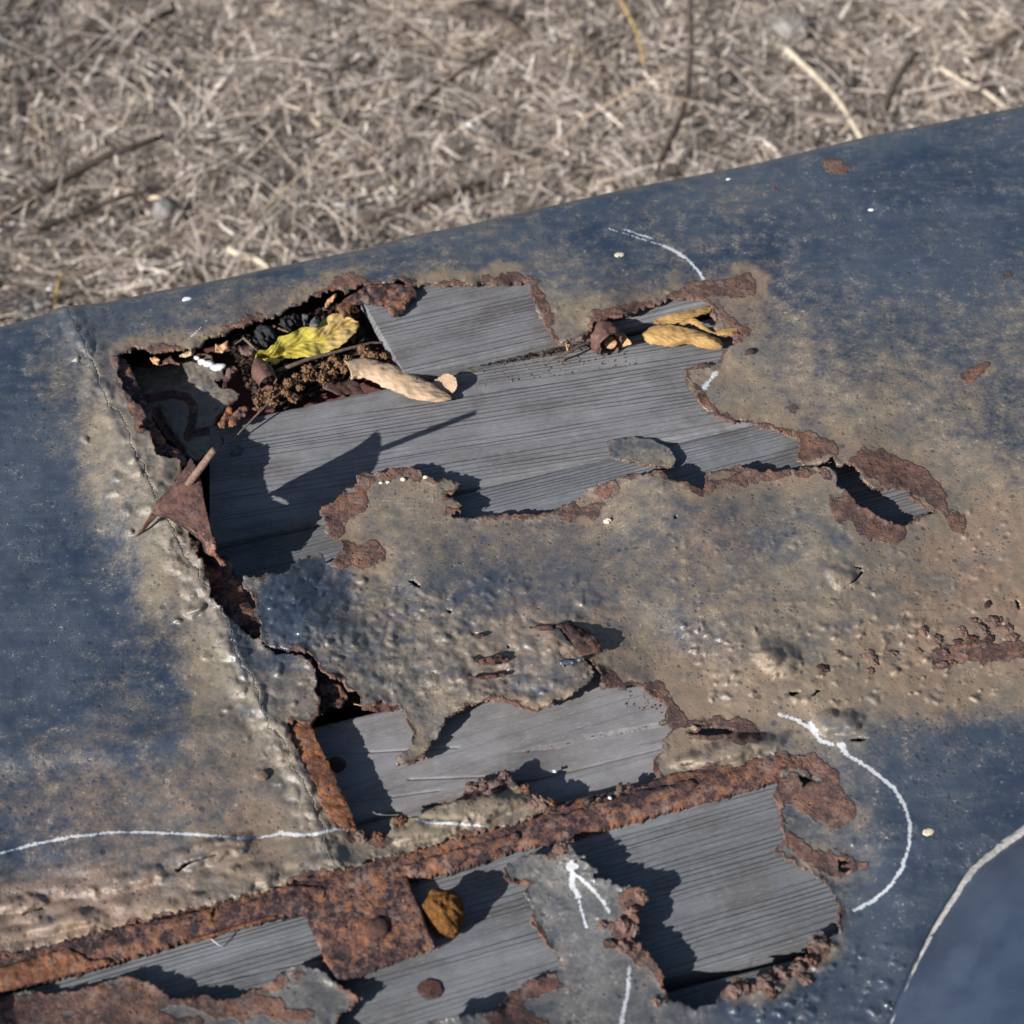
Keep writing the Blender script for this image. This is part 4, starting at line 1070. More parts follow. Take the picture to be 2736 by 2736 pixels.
# rusty strip (folded seam) across the lower part
iron = [(x, y - 12) for x, y in IRON_TOP] + [(2140, 2010), (2150, 2070)] + IRON_LOW[::-1]
def iron_z(x, y):
    t = np.interp(x, [p[0] for p in IRON_TOP], [p[1] for p in IRON_TOP]); b = np.interp(x, [p[0] for p in IRON_LOW], [p[1] for p in IRON_LOW])
    k = np.clip((y - t) / (b - t), 0, 1)
    return -4.6 + 0.7 * np.sin(math.pi * k) - 1.6 * k ** 3 + np.interp(x, [0, 1400, 2100], [-2.5, 0, 0])
piece('edge_strip', iron, iron_z, M['rust'], thick=4.0, amp=3.0, seed=200, rough=0.3, label='long flaking rust-red strip')
k = R('D', (0, 1530), (200, 1480), (470, 1400), (560, 1440), (640, 1480), (760, 1475), (780, 1500), (620, 1545), (400, 1600), (0, 1700))
piece('rust_scale', k, lambda x, y: iron_z(x, y) + 0.9, M['rust_orange'], thick=1.0, amp=3, seed=210, rough=0.5, label='bright orange patch of rust on the strip')
k = R('D', (1300, 1345), (1500, 1290), (1700, 1225), (1932, 1165), (1932, 1185), (1650, 1265), (1400, 1340))
piece('rust_scale', k, lambda x, y: iron_z(x, y) + 0.9, M['rust_orange'], thick=1.0, amp=1.5, seed=212, rough=0.4, step=3.0)
for i, pts in enumerate([R('E', (730, 600), (1000, 520), (1300, 430), (1335, 445), (1300, 490), (1100, 560), (880, 640), (760, 668)), R('T5', (800, 1600), (1300, 1440), (1800, 1330), (1830, 1370), (1760, 1420), (1300, 1540), (900, 1660)),
                         R('E', (-100, 760), (160, 700), (330, 720), (320, 780), (240, 840), (0, 860), (-120, 880)), R('D', (820, 1260), (1250, 1160), (1500, 1110), (1480, 1180), (1200, 1260), (900, 1330))]):
    piece('rust_scale', pts, lambda x, y: iron_z(x, y) + 0.8, M['rust'], thick=1.0, amp=4, seed=220 + 5 * i, rough=0.5)
# square plate with its bolt
PL = R('E', (222, 862), (400, 700), (500, 640), (740, 640), (795, 780), (845, 900), (893, 1022), (700, 1090), (520, 1160), (392, 1196), (330, 1100), (270, 960))
plate = piece('fixing_plate', PL, lambda x, y: -5.0 + 0.004 * (x - 900) - 1.2 * np.exp(-seg_dist(x, y, R('E', (222, 862), (740, 640))) / 30), M['rust'], thick=2.5, amp=1.2, seed=250, rough=0.45, label='square rust-brown plate hanging from the strip')
def disc(name, px, py, z, rx, ry, h, mat, parent, seed, rot=0.0):
    return lump(name, px, py, z, rx, ry, h, mat, parent, seed, 0.1, 1.5, ICO3, rot)
(bx_, by_), = R('E', (598, 925)); disc('bolt_head', bx_, by_, -5.2, 4.6, 4.6, 1.7, M['rust_dark'], plate, 1, 0.3)
(bx_, by_), = R('E', (870, 1240)); disc('nail_head', bx_, by_, zL(bx_) - 0.5, 5.2, 4.6, 0.7, M['rust_dark'], BODY, 2)
(bx_, by_), = R('C', (770, 1050)); disc('nail_head', bx_, by_, zM(bx_) - 0.6, 4.2, 4.2, 0.9, M['rust_dark'], BODY, 3)
(bx_, by_), = R('C', (390, 1105)); disc('nail_head', bx_, by_, -1.0, 2.6, 2.6, 1.6, M['rust_pink'], BODY, 4)

# turned-down rusty flanges at the left of the tears
def flange(top, bot, zt, zb, seed, label=None, n=70):
    top = [(x - 11, y) for x, y in top]
    a = [(x, y, zt - 1.3) for x, y in top]; b = [(x, y, zb) for x, y in bot]
    mid = [tuple((np.array(p) * 0.55 + np.array(q) * 0.45) * [1, 1, 0]) for p, q in zip(spline(a, 8), spline(b, 8))]
    mid = [(p[0], p[1], zt * 0.4 + zb * 0.6) for p in mid]
    o = ruled('flange', [spline(a, 30), spline(mid, 30), spline(b, 30)], M['rust_orange' if seed == 301 else 'rust'], BODY, n, 12, 0.0016, None, 0.9, seed, False, 0.35)
    if label: o['label'] = label
flange(R('C', (535, 838), (548, 930), (585, 990), (615, 1060), (692, 1170), (710, 1245), (770, 1340), (850, 1385)), R('C', (632, 842), (668, 920), (712, 1010), (750, 1090), (790, 1180), (830, 1270), (862, 1340), (870, 1395)), 0.2, -1.6, 301, 'orange rusty turned-down edge left of the pale board')
flange(R('C', (100, -10), (125, 90), (140, 180), (205, 262), (260, 325), (370, 400)), R('C', (205, -20), (240, 60), (285, 140), (320, 220), (370, 300), (388, 380)), 0.2, -1.8, 303, 'rusty turned-down edge beside the seam')
flange(R('A', (608, 480), (604, 580), (645, 640), (682, 700), (735, 745), (730, 850), (785, 875)), R('T1', (110, 220), (180, 330), (235, 470), (290, 600), (325, 700), (360, 770), (395, 820)), -0.2, -2.6, 305, 'purple-brown rusty lip at the top left tear')
flange(R('A', (785, 870), (795, 930), (822, 990), (852, 1008), (925, 1015), (940, 1070)), R('T1', (400, 820), (440, 900), (480, 960), (560, 985), (610, 1050), (640, 1100)), 9, 6, 307)
o = ruled('flange', [R('T1', (520, 1560, 15), (600, 1605, 11), (690, 1700, 6), (760, 1760, 4), (730, 1850, 2), (850, 1900, 1), (860, 1960, 0)), R('T1', (640, 1606, 16), (740, 1660, 15), (800, 1730, 12), (835, 1780, 10), (815, 1850, 7), (900, 1900, 5), (920, 1960, 2)), R('T1', (760, 1665, 17), (850, 1720, 16), (892, 1780, 13), (900, 1850, 11), (930, 1880, 9), (960, 1910, 7), (990, 1960, 4))], M['rust'], BODY, 50, 12, 0.0014, None, 1.2, 309, False, 0.3)
o['label'] = 'crumpled rusty strip below the standing flap'
# rusty scraps by the lower left tear
piece('rust_scrap', R('C', (690, 600), (740, 592), (800, 640), (830, 700), (800, 750), (740, 745), (690, 780), (665, 760), (700, 700), (665, 650)), -3.0, M['rust'], thick=1.5, amp=4, seed=320, rough=1.6)
piece('rust_scrap', R('C', (900, 715), (1000, 725), (1100, 735), (1110, 752), (980, 765), (900, 755)), -4, M['rust_dark'], thick=2, amp=3, seed=322, rough=1.2)
o = ruled('leaf_fragment', [R('C', (850, 722, -9), (930, 735, -9), (1000, 740, -9), (1090, 742, -9)), R('C', (860, 735, -7), (930, 750, -7), (1000, 757, -7), (1080, 750, -8))], M['peach'], None, 20, 6, 0.0003)
tag(o, 'cream dead leaf sliver wedged under the sheet above the pale board', 'leaf')

# inner metal panel deep in the upper left corner
inner = R('T1', (150, 240), (300, 260), (430, 250), (560, 215), (620, 190), (700, 150), (790, 140), (860, 150), (880, 220), (960, 270), (962, 350), (890, 380), (935, 425), (1020, 442), (1100, 490), (1060, 550), (1000, 590), (970, 640), (900, 700), (890, 760), (930, 810), (960, 900), (920, 1000), (720, 1080), (600, 1000), (430, 830), (300, 640), (200, 420))
rl = [R('T1', (300, 530), (420, 510), (520, 490), (640, 520), (700, 600), (690, 720), (650, 860)), R('T1', (650, 840), (760, 820), (880, 800), (950, 760)), R('T1', (380, 640), (440, 760), (520, 880), (600, 980))]
def in_attr(x, y, d_):
    r = np.full(x.shape, 99.0)
    for l in rl: r = np.minimum(r, seg_dist(x, y, l))
    return dict(tan=np.full(x.shape, 0.62), rust=np.maximum(1 - sstep(5, 16, r), 1 - sstep(2, 7, d_)))
def in_z(x, y):
    z = -17.5 + 0.022 * (x - 420)
    for l in rl: z = z - 1.5 * np.exp(-(seg_dist(x, y, l) / 9) ** 2)
    return z
inner_o = piece('inner_panel', inner, in_z, M['sheet'], thick=1.4, amp=3, seed=330, rough=0.7, step=3.0, attrs=in_attr, label='deeper tan metal sheet showing in the corner of the upper tear')
for i, (x, y, rx, ry) in enumerate([(725, 185, 2.0, 1.6), (770, 212, 2.3, 1.8), (828, 232, 3.2, 2.2), (912, 262, 4.2, 2.4)]):
    (a, b), = R('T1', (x, y)); lump('dropping', a, b, in_z(np.array(a), np.array(b)) - 0.2, rx, ry, 1.3, M['white'], inner_o, 400 + i, 0.25, 1.5, ICO2, 0.2)
for i, (c, pts, z) in enumerate([('T1', [(990, 590), (1040, 600), (1030, 680), (960, 760), (920, 790), (900, 760), (960, 660)], -7), ('T1', [(1010, 690), (1100, 600), (1165, 600), (1150, 660), (1060, 740), (1000, 750)], -6), ('T1', [(985, 280), (1040, 250), (1070, 270), (1030, 330), (990, 410), (950, 420), (960, 360)], -6), ('T1', [(420, 940), (520, 960), (600, 1010), (630, 1060), (560, 1040), (440, 1050), (400, 1010)], -3)]):
    piece('rust_scrap', R(c, *pts), z, M['rust_orange' if i in (0, 3) else 'rust'], thick=2.0, amp=3, seed=340 + 7 * i, rough=1.8, step=3.0)

# the torn flap that stands up with a nail through it
Lc = R('T1', (690, 1052, 41), (610, 1180, 37), (500, 1320, 30), (352, 1490, 21), (480, 1545, 19), (600, 1592, 17), (720, 1645, 15), (885, 1765, 13))
Rc = R('T1', (712, 1108, 41), (745, 1180, 40), (772, 1260, 38.5), (790, 1380, 36), (812, 1480, 32), (835, 1570, 27), (855, 1660, 22), (890, 1760, 14))
Mc = [tuple((np.array(p) + np.array(q)) / 2 + np.array([0, 0, b])) for p, q, b in zip(Lc, Rc, (0, 1.5, 2.5, 4, 4, 3, 1, 0))]
flap = ruled('torn_flap', [Lc, Mc, Rc], M['rust_dark'], BODY, 60, 22, 0.0011, None, 0.9, 350, False, 0.15)
flap['label'] = 'dark rusty flap of metal standing up at the left'
ruled('spike', [R('T1', (352, 1488, 21), (300, 1570, 16), (250, 1650, 11), (192, 1724, 6)), R('T1', (404, 1518, 19), (330, 1590, 14), (270, 1655, 10), (200, 1722, 6))], M['rust_dark'], flap, 24, 5, 0.0008, None, 0.4, 352)
(n0, n1), (t0, t1) = R('T1', (632, 1300), (876, 972))
tube('nail', [(n0, n1, 34), (n0 * .5 + t0 * .5, n1 * .5 + t1 * .5, 50.5), (t0, t1, 67)], [1.75, 1.75, 1.7, 1.5], M['nail'], flap, 12, 22, 0.05)
lump('nail_collar', n0 - 4, n1 + 6, 31.5, 3.4, 3.0, 1.6, M['rust_orange'], flap, 5, 0.3, 2, ICO2)
# curled flap in the middle
cf = ruled('curled_flap', [R('T5', (770, 205, 2.5), (860, 255, 4), (930, 350, 5), (985, 412, 1)), R('T5', (830, 185, 3.5), (930, 250, 5), (1010, 340, 5.5), (1050, 412, 2)), R('T5', (880, 178, 2.5), (1000, 250, 3.5), (1100, 320, 4.5), (1128, 392, 2.5))], M['rust_dark'], BODY, 40, 20, 0.0011, None, 1.6, 360, False, 0.3)
cf['label'] = 'small rust-red curl of metal sticking up from the middle of the sheet'
ruled('curled_flap', [R('T5', (770, 205, 3), (830, 250, 4), (880, 320, 4), (950, 365, 3)), R('T5', (680, 235, 1), (720, 290, 0.5), (800, 340, 0.5), (900, 362, 1.5))], M['black'], BODY, 26, 10, 0.001, None, 1.8, 364, False, 0.3)  # underside of the curl, coloured near black
ruled('spike', [R('T5', (592, 214, 5), (660, 202, 5), (760, 200, 5)), R('T5', (600, 220, 4), (680, 236, 4), (770, 226, 4))], M['rust_dark'], cf, 14, 4, 0.0008, None, 0.4, 366)
piece('paint_flake', R('T5', (795, 455), (840, 450), (900, 450), (990, 420), (1000, 440), (930, 470), (850, 480), (845, 500), (815, 470)), 4.0, M['sheet'], thick=1.0, amp=2, seed=370, step=2.5, rough=1.0)
for i, pts in enumerate([[(150, 405), (200, 450), (280, 430), (360, 405), (450, 440), (400, 470), (250, 475), (180, 450)], [(110, 575), (250, 560), (430, 545), (410, 565), (250, 582)], [(160, 258), (250, 255), (300, 268), (220, 272)]]):
    piece('paint_flake', R('T5', *pts), lambda x, y: 2.6, M['rust_dark'], thick=1.0, amp=2.5, seed=372 + 4 * i, step=2.5, rough=1.5)

# loose flake of paint and rust on the board
(q0, q1), = R('T3', (1000, 340))
fl = piece('loose_flake', R('T3', (715, 262), (760, 228), (960, 222), (1110, 225), (1160, 272), (1250, 312), (1312, 412), (1262, 472), (1150, 462), (1040, 455), (900, 432), (760, 392), (738, 340)), lambda x, y: zU(x) + 1.3 + 0.004 * np.maximum(x - 1660, 0), M['sheet'], None, 1.3, 3.0, 4.5, 380, 0.3,
           lambda x, y, d_: dict(tan=np.full(x.shape, 0.4) + 0.3 * sstep(1205, 1240, y), rust=0.5 * (1 - sstep(0, 3, d_)), grey=np.full(x.shape, 0.35)), droop=-0.2)
tag(fl, 'loose blue-grey flake of painted rust lying on the broad board', 'flake')
# rusty remnant over the short board
rf_ = piece('rust_scale', R('B', (20, 345), (60, 300), (130, 262), (230, 250), (330, 255), (345, 300), (305, 335), (282, 380), (240, 386), (215, 348), (150, 336), (60, 338)), 0.8, M['rust'], thick=2.0, amp=4, seed=390, rough=1.4, label='orange and brown remnant of rust over the cut end of the short board')
piece('rust_scale', R('T7', (1150, 270), (1240, 190), (1330, 130), (1500, 60), (1560, 110), (1420, 190), (1310, 240), (1290, 320), (1230, 380), (1180, 310)), -0.5, M['rust_orange'], thick=1.6, amp=4, seed=395, rough=1.4)

# ------------------------------------------------------------------ panel at the lower right corner, rim pale from wear and painted-in light
ce = R('F', (5200, -700), (4200, -100), (3300, 280), (2700, 480), (2300, 640), (1932, 880), (1800, 975), (1690, 1070), (1600, 1205), (1520, 1335), (1440, 1495), (1390, 1605), (1330, 1750), (1270, 1920), (1200, 2150), (1100, 2500))
c0 = [(x, y, 1.0) for x, y in ce]
c1 = [(x + 26, y + 22, 9.0) for x, y in ce]; c2 = [(x + 150, y + 130, 26.0) for x, y in ce]; c3_ = [(x + 480, y + 420, 55.0) for x, y in ce]; c4 = [(x + 900, y + 800, 75.0) for x, y in ce]
cp = ruled('cover_panel', [c0, c1, c2, c3_, c4], M['smooth_blue'], BODY, 200, 60, 0.0015, None, 0.2, 500)
cp['label'] = 'smooth dark blue panel at the lower right corner'
tube('rim', [(x + 8, y + 7, 5.0) for x, y in ce], [3.6] * 9 + [2.9, 1.9, 1.5, 1.25, 1.1], M['rim'], cp, 8, 260, 0.1)

# ------------------------------------------------------------------ rust lumps and crumbs on the sheet
def zsheet(px, py):
    return float(sheet_z(np.array([px]), np.array([py]), np.array([30.0]))[0] / MM)
LUMPS = [('C', 1470, 1170, 17, 'rust_pink'), ('C', 1530, 1160, 15, 'rust_pink'), ('C', 1600, 1150, 16, 'rust_pink'), ('C', 1640, 1105, 11, 'rust_pink'), ('C', 1560, 1195, 10, 'rust_pink'), ('C', 1100, 1340, 14, 'rust_orange'), ('C', 1745, 1175, 11, 'rust_orange'), ('C', 1830, 1240, 18, 'rust_pink'), ('C', 1880, 1250, 12, 'rust_orange'), ('C', 1790, 1250, 12, 'rust_pink'),
         ('C', 900, 1425, 15, 'rust'), ('C', 985, 1425, 13, 'rust_orange'), ('T5', 1260, 1395, 10, 'rust_pink'), ('T5', 1330, 1385, 7, 'rust'),
         ('T4', 1500, 1540, 12, 'rust_pink'), ('T4', 1560, 1600, 14, 'rust_dark'), ('T4', 1640, 1530, 18, 'rust_pink'), ('T4', 1720, 1470, 16, 'rust_pink'), ('T4', 1800, 1510, 16, 'rust_pink'), ('T4', 1690, 1600, 13, 'rust_dark'), ('T4', 1850, 1580, 14, 'rust_pink'), ('T4', 1580, 1470, 10, 'rust_pink'), ('T4', 1480, 1620, 10, 'rust_dark'),
         ('T4', 1380, 1690, 9, 'rust_pink'), ('T4', 1360, 1770, 11, 'rust_pink'), ('T4', 1430, 1760, 8, 'rust'), ('T4', 1000, 1700, 12, 'rust_pink'), ('T4', 860, 1720, 16, 'rust_pink'), ('T4', 850, 1820, 13, 'rust_pink'), ('T4', 530, 1810, 12, 'rust_dark'), ('T4', 1190, 1680, 9, 'rust_pink'), ('T4', 640, 1700, 10, 'rust_pink'), ('T4', 1680, 1350, 10, 'rust_dark'), ('T4', 1230, 1540, 12, 'rust_pink'), ('T4', 1320, 1600, 14, 'rust_pink'),
         ('F', 620, 1610, 17, 'rust_pink'), ('F', 670, 1600, 14, 'rust'), ('F', 760, 1570, 14, 'rust_pink'), ('F', 830, 1530, 16, 'rust_pink'), ('F', 900, 1510, 16, 'rust_pink'), ('F', 960, 1480, 14, 'rust'), ('F', 1000, 1400, 15, 'rust_pink'), ('F', 940, 1560, 12, 'rust_pink'), ('F', 790, 1630, 12, 'rust'),
         ('T6', 1340, 830, 12, 'rust_pink'), ('T6', 1250, 960, 14, 'rust_pink'), ('T6', 1180, 1080, 15, 'rust_pink'), ('T6', 1270, 1110, 12, 'rust_pink'), ('T6', 1060, 1240, 13, 'rust_dark'), ('T6', 1180, 1270, 12, 'rust_pink'), ('T6', 1000, 1080, 10, 'rust_pink'), ('T6', 1460, 1740, 10, 'rust_pink'), ('T6', 1330, 1330, 10, 'rust'), ('T6', 640, 420, 15, 'rust_pink')]
for i, (c, x, y, r, mt) in enumerate(LUMPS):
    (a, b), = R(c, (x, y))
    mm = r * 0.17
    z = zsheet(a, b) - (0.25 if c == 'T4' else 0.4) * mm
    lump('rust_lump', a, b, z, mm * (1.0 + 0.5 * ((i * 7) % 5) / 4), mm * (0.8 + 0.4 * ((i * 3) % 4) / 3), mm * (0.36 if c == 'T4' else 0.6), M[mt], BODY, 600 + i, 0.5, 2.8, ICO3, i * 1.7)
for i, (c, x, y, r) in enumerate([('T2', 705, 450, 5), ('T2', 760, 445, 5), ('T2', 895, 420, 7), ('T2', 1085, 405, 7), ('T3', 720, 940, 9), ('T5', 1188, 1468, 5), ('T5', 778, 1272, 5)]):
    (a, b), = R(c, (x, y)); mm = r * 0.14
    on = zM(a) if c == 'T5' and y < 1300 else zsheet(a, b)
    o = lump('pale_crumb', a, b, on - 0.2, mm * 1.3, mm, mm * 0.9, M['white' if c == 'T5' else 'cream'], None, 700 + i, 0.5, 2.2, ICO2)
    tag(o, ['first of the cream crumbs from the left on the rusty tongue of the sheet', 'second cream crumb from the left on the rusty tongue of the sheet', 'third cream crumb from the left on the rusty tongue of the sheet', 'cream crumb at the right end of the rusty tongue',
            'bright cream cluster beside the orange rust patch in the middle', 'white crumb on the rust strip', 'white crumb on the pale grey board'][i], 'crumb')

# ------------------------------------------------------------------ brown spongy lump by the plate
(a, b), = R('E', (945, 850))
o = lump('sponge_lump', a, b, zL(a) - 0.5, 8.4, 9.6, 9.5, M['sponge'], None, 801, 0.2, 1.9, ICO4, 0.2, None, (-1, -0.55, 0.35, 0.55))
tag(o, 'orange-brown spongy lump on the board beside the square plate', 'lump')

# ------------------------------------------------------------------ leaves
def leaf(name, curves, mat, label, n=46, m=18, jitter=0.6, seed=0, edge=0.3, thick=0.0003, cat='leaf'):
    o = ruled(name, curves, M[mat], None, n, m, thick, None, jitter, seed, False, edge)
    return tag(o, label, cat)
U_ = R('T7', (318, 800, -5), (345, 720, -3), (430, 715, -5), (510, 655, -4), (560, 585, -5), (690, 535, -3), (800, 480, -5), (930, 472, -3), (1020, 405, -5), (1100, 352, -3), (1190, 338, -4), (1300, 368, -4), (1360, 420, -6))
Mi = R('T7', (325, 806, -9), (400, 780, -10), (480, 790, -10), (560, 800, -11), (640, 745, -10), (740, 700, -10), (840, 665, -9), (940, 640, -9), (1040, 600, -8), (1130, 540, -8), (1220, 475, -7), (1300, 420, -7), (1385, 440, -7))
L_ = R('T7', (322, 812, -9), (400, 815, -8), (480, 850, -5), (540, 860, -4), (600, 815, -8), (720, 790, -8), (820, 775, -6), (900, 780, -5), (1000, 765, -7), (1120, 710, -6), (1230, 645, -5), (1330, 565, -5), (1392, 475, -6))
leaf('fallen_leaf', [U_, [tuple((np.array(p) + np.array(q)) / 2 + [0, 0, 1.4]) for p, q in zip(U_, Mi)], Mi, [tuple((np.array(p) + np.array(q)) / 2 + [0, 0, 1.2]) for p, q in zip(L_, Mi)], L_], 'yellow', 'bright yellow veined leaf lying in the gap of the upper tear', 60, 26, 1.2, 810)

def rolled(name, spine, rad, a0, a1, mat, label, n=40, m=26, seed=0, jit=0.06, spiral=0.0, flat=1.0):
    """a curled leaf: a partly closed roll about a spine of (x, y, z mm); angles from straight up, turning towards the camera"""
    P = spline(spine, n); W = p2w(P[:, 0], P[:, 1], P[:, 2] * MM)
    T = np.gradient(W, axis=0); T /= np.linalg.norm(T, axis=1)[:, None]
    up = np.array([0, 0, 1.0]); S = np.cross(T, up); S /= np.linalg.norm(S, axis=1)[:, None]; Uv = np.cross(S, T)
    r = np.interp(np.linspace(0, 1, n), np.linspace(0, 1, len(rad)), rad) * MM
    an = np.linspace(a0, a1, m)
    k = np.linspace(0, 1, m)
    V = []
    for j, a in enumerate(an):
        rr = r * (1 - spiral * k[j]) * (1 + jit * fbm(np.arange(n) * 0.35 + j * 0.2, np.full(n, j * 0.3), 1.0, seed, 3) * 3)
        V.append(W + rr[:, None] * (flat * math.cos(a) * Uv + math.sin(a) * S))
    V = np.stack(V)
    kk, jj = np.meshgrid(k, np.linspace(0, 1, n), indexing='ij')
    o = new_obj(name, V.reshape(-1, 3), grid_faces(m, n), M[mat], None, True, {'across': kk, 'along': jj})
    md = o.modifiers.new('thickness', 'SOLIDIFY'); md.thickness = 0.00035; md.offset = 0
    return tag(o, label, 'leaf')
sp = R('B', (48, 628, -5), (110, 622, -6), (200, 645, -6.5), (300, 690, -6.5), (400, 730, -6.5), (494, 748, -8))
rolled('fallen_leaf', sp, [7.4, 7.4, 9.0, 8.6, 6.6, 0.8], -1.9, 2.5, 'tanleaf', 'pale tan rolled-up leaf across the end of the short board', 50, 30, 821, 0.12, 0.25, 0.42)
leaf('fallen_leaf', [R('B', (400, 690, -9), (440, 655, -7), (480, 640, -5), (512, 660, -4)), R('B', (420, 700, -10), (460, 700, -8), (495, 690, -6), (518, 690, -5)), R('B', (440, 710, -10), (480, 722, -9), (500, 722, -8), (512, 712, -7))], 'tanleaf', 'small tan leaf tip behind the end of the rolled leaf', 24, 12, 0.4, 823)
leaf('fallen_leaf', [R('Q', (695, 622, -5), (790, 545, -3), (890, 540, -2), (970, 545, -1.5), (1110, 572, -1.5), (1250, 620, -2), (1345, 655, -3), (1392, 705, -6)), R('Q', (695, 624, -4), (790, 590, -2), (890, 590, -1), (970, 600, -1), (1110, 620, -0.5), (1250, 660, -1), (1335, 690, -2), (1390, 715, -5)),
              R('Q', (697, 628, -5), (780, 660, -3), (880, 670, -3), (970, 680, -2.5), (1110, 668, -2), (1230, 705, -3), (1320, 725, -4), (1388, 728, -5)), R('Q', (700, 634, -7), (750, 698, -6), (850, 718, -6.5), (950, 728, -6.5), (1100, 708, -6), (1200, 738, -6), (1300, 752, -6.5), (1384, 745, -6.5))], 'gold', 'lower of the golden leaves tucked under the right end of the upper tear', 50, 24, 0.8, 831)
leaf('fallen_leaf', [R('Q', (785, 492, -8), (900, 462, -6), (1010, 432, -6), (1150, 402, -6), (1315, 374, -6)), R('Q', (790, 505, -7), (890, 500, -7), (1010, 470, -5), (1150, 440, -5), (1290, 410, -6)), R('Q', (800, 522, -7), (870, 540, -7), (1000, 526, -6), (1110, 486, -6), (1275, 435, -7))], 'gold', 'upper golden leaf half hidden below the short board', 36, 16, 0.7, 833)
leaf('fallen_leaf', [R('Q', (1000, 540, -5), (1080, 490, -3), (1150, 488, -2), (1225, 540, -2), (1300, 598, -3), (1400, 572, -3), (1530, 563, -4)), R('Q', (1030, 545, -4.5), (1090, 510, -3), (1150, 515, -2), (1210, 560, -2), (1300, 605, -3), (1400, 600, -3), (1510, 600, -4)), R('Q', (1050, 552, -5), (1100, 530, -4), (1150, 545, -3), (1190, 572, -3), (1290, 612, -4), (1390, 630, -4), (1490, 637, -4.5))], 'gold', 'thin golden leaf twisting out from the rusty lip at the right', 40, 12, 0.5, 835)
# curled brown-and-peach scrap with a hole
rolled('fallen_leaf', R('Q', (300, 600, -6), (360, 660, -3), (420, 720, -2.5)), [8.5, 9.5, 8.0], -2.6, 2.6, 'brown', 'brown curled leaf scrap with a peach-coloured inside beside the golden leaves', 26, 30, 841, 0.12, 0.2)
leaf('fallen_leaf', [R('Q', (355, 640, -3), (400, 622, -2), (440, 640, -2), (478, 690, -2)), R('Q', (360, 690, -3), (395, 690, -2.5), (430, 700, -2.5), (475, 705, -2)), R('Q', (380, 735, -4), (410, 748, -4), (440, 742, -4), (472, 715, -3))], 'peach', 'peach-coloured inner face of the curled brown leaf', 18, 12, 0.5, 843)
leaf('fallen_leaf', [R('Q', (455, 590, -6), (500, 592, -4), (530, 610, -3), (570, 650, -3), (604, 705, -4)), R('Q', (470, 640, -6), (510, 640, -4), (530, 660, -4), (560, 690, -4), (590, 712, -5)), R('Q', (500, 690, -7), (515, 700, -6), (525, 715, -6), (530, 725, -6), (525, 735, -7))], 'peach', 'angular peach-coloured leaf piece right of the curled brown leaf', 20, 12, 0.6, 845)

# ------------------------------------------------------------------ seed stalk, twigs and litter in the gap
stalk = empty('seed_stalk', p2w(720, 1060, -0.02), 'dry brown seed stalk with knobbly clusters in front of the yellow leaf', 'seed stalk')
tube('stem', R('T7', (135, 1590, -10), (300, 1420, -7), (430, 1290, -5), (620, 1130, -6), (860, 1000, -7), (1100, 900, -8), (1380, 760, -9), (1660, 800, -11)), [0.5, 0.55, 0.6, 0.6, 0.5, 0.4], M['twig'], stalk, 7, 50, 0.08)
def cluster(px, py, z, r, seed):
    s = np.random.default_rng(seed); n = 46
    V, F = [], []
    dirs = s.normal(0, 1, (n, 3)); dirs[:, 2] = np.abs(dirs[:, 2]) * 0.8 + 0.1 * dirs[:, 2]; dirs /= np.linalg.norm(dirs, axis=1)[:, None]
    c = p2w(px, py, z * MM)
    for i in range(n):
        dv = dirs[i]; a = np.cross(dv, s.normal(0, 1, 3)); a /= np.linalg.norm(a); b = np.cross(dv, a)
        L = r * s.uniform(0.6, 1.1) * MM; w = r * 0.17 * MM * s.uniform(0.7, 1.4)
        o0 = c + dv * L * 0.35; base = len(V)
        V += [o0 + a * w, o0 - a * w * 0.5 + b * w * 0.87, o0 - a * w * 0.5 - b * w * 0.87, c + dv * L * 0.75 + a * w * 1.25, c + dv * L * 0.75 - a * w * 0.6 + b * w, c + dv * L * 0.75 - a * w * 0.6 - b * w, c + dv * L]
        for p, q in ((0, 1), (1, 2), (2, 0)): F += [(base + p, base + q, base + q + 3), (base + p, base + q + 3, base + p + 3), (base + p + 3, base + q + 3, base + 6)]
    new_obj('seed_cluster', np.array(V), np.array(F), M['seed'], stalk, False)
for i, (x, y) in enumerate([(350, 1240), (470, 1180), (500, 1255), (620, 1130), (665, 1060), (790, 1115), (715, 1225), (868, 920), (870, 1020), (935, 1000), (1010, 970), (1045, 890), (1135, 830), (1130, 960), (1240, 930), (1275, 810), (1270, 880), (1440, 720), (1460, 800), (1540, 785), (1650, 790), (350, 1325), (1020, 1040), (640, 1170), (1100, 1000), (740, 1000), (1180, 880), (560, 1160)]):
    (a, b), = R('T7', (x, y)); cluster(a, b, -5.5 - 0.0012 * (x - 300) - 1.5 * (i % 3 == 0), 3.0 + 1.1 * ((i * 7) % 5) / 4, 900 + i)
def twig(pts, r, label, mat='twig'):
    tag(tube('twig', pts, r, M[mat], None, 7, 30, 0.08), label, 'twig')
twig(R('T7', (545, 930, -6), (680, 880, -4), (900, 800, -4.5), (1150, 735, -5), (1480, 650, -7), (1640, 640, -9)), [1.1, 1.2, 1.0, 0.8, 0.6], 'long grey stem lying below the yellow leaf')
twig(R('T7', (195, 590, -4), (260, 650, -4), (340, 730, -5)), [0.7, 0.8, 0.6], 'short brown twig left of the yellow leaf')
twig(R('T7', (60, 690, -6), (130, 640, -5), (200, 590, -4)), [0.4, 0.5, 0.4], 'thin dark twig above the brown pod in the gap')
twig(R('T7', (550, 490, -2), (620, 515, -2.5), (660, 530, -3)), [0.5, 0.6, 0.4], 'tiny orange twig above the yellow leaf', 'seed')
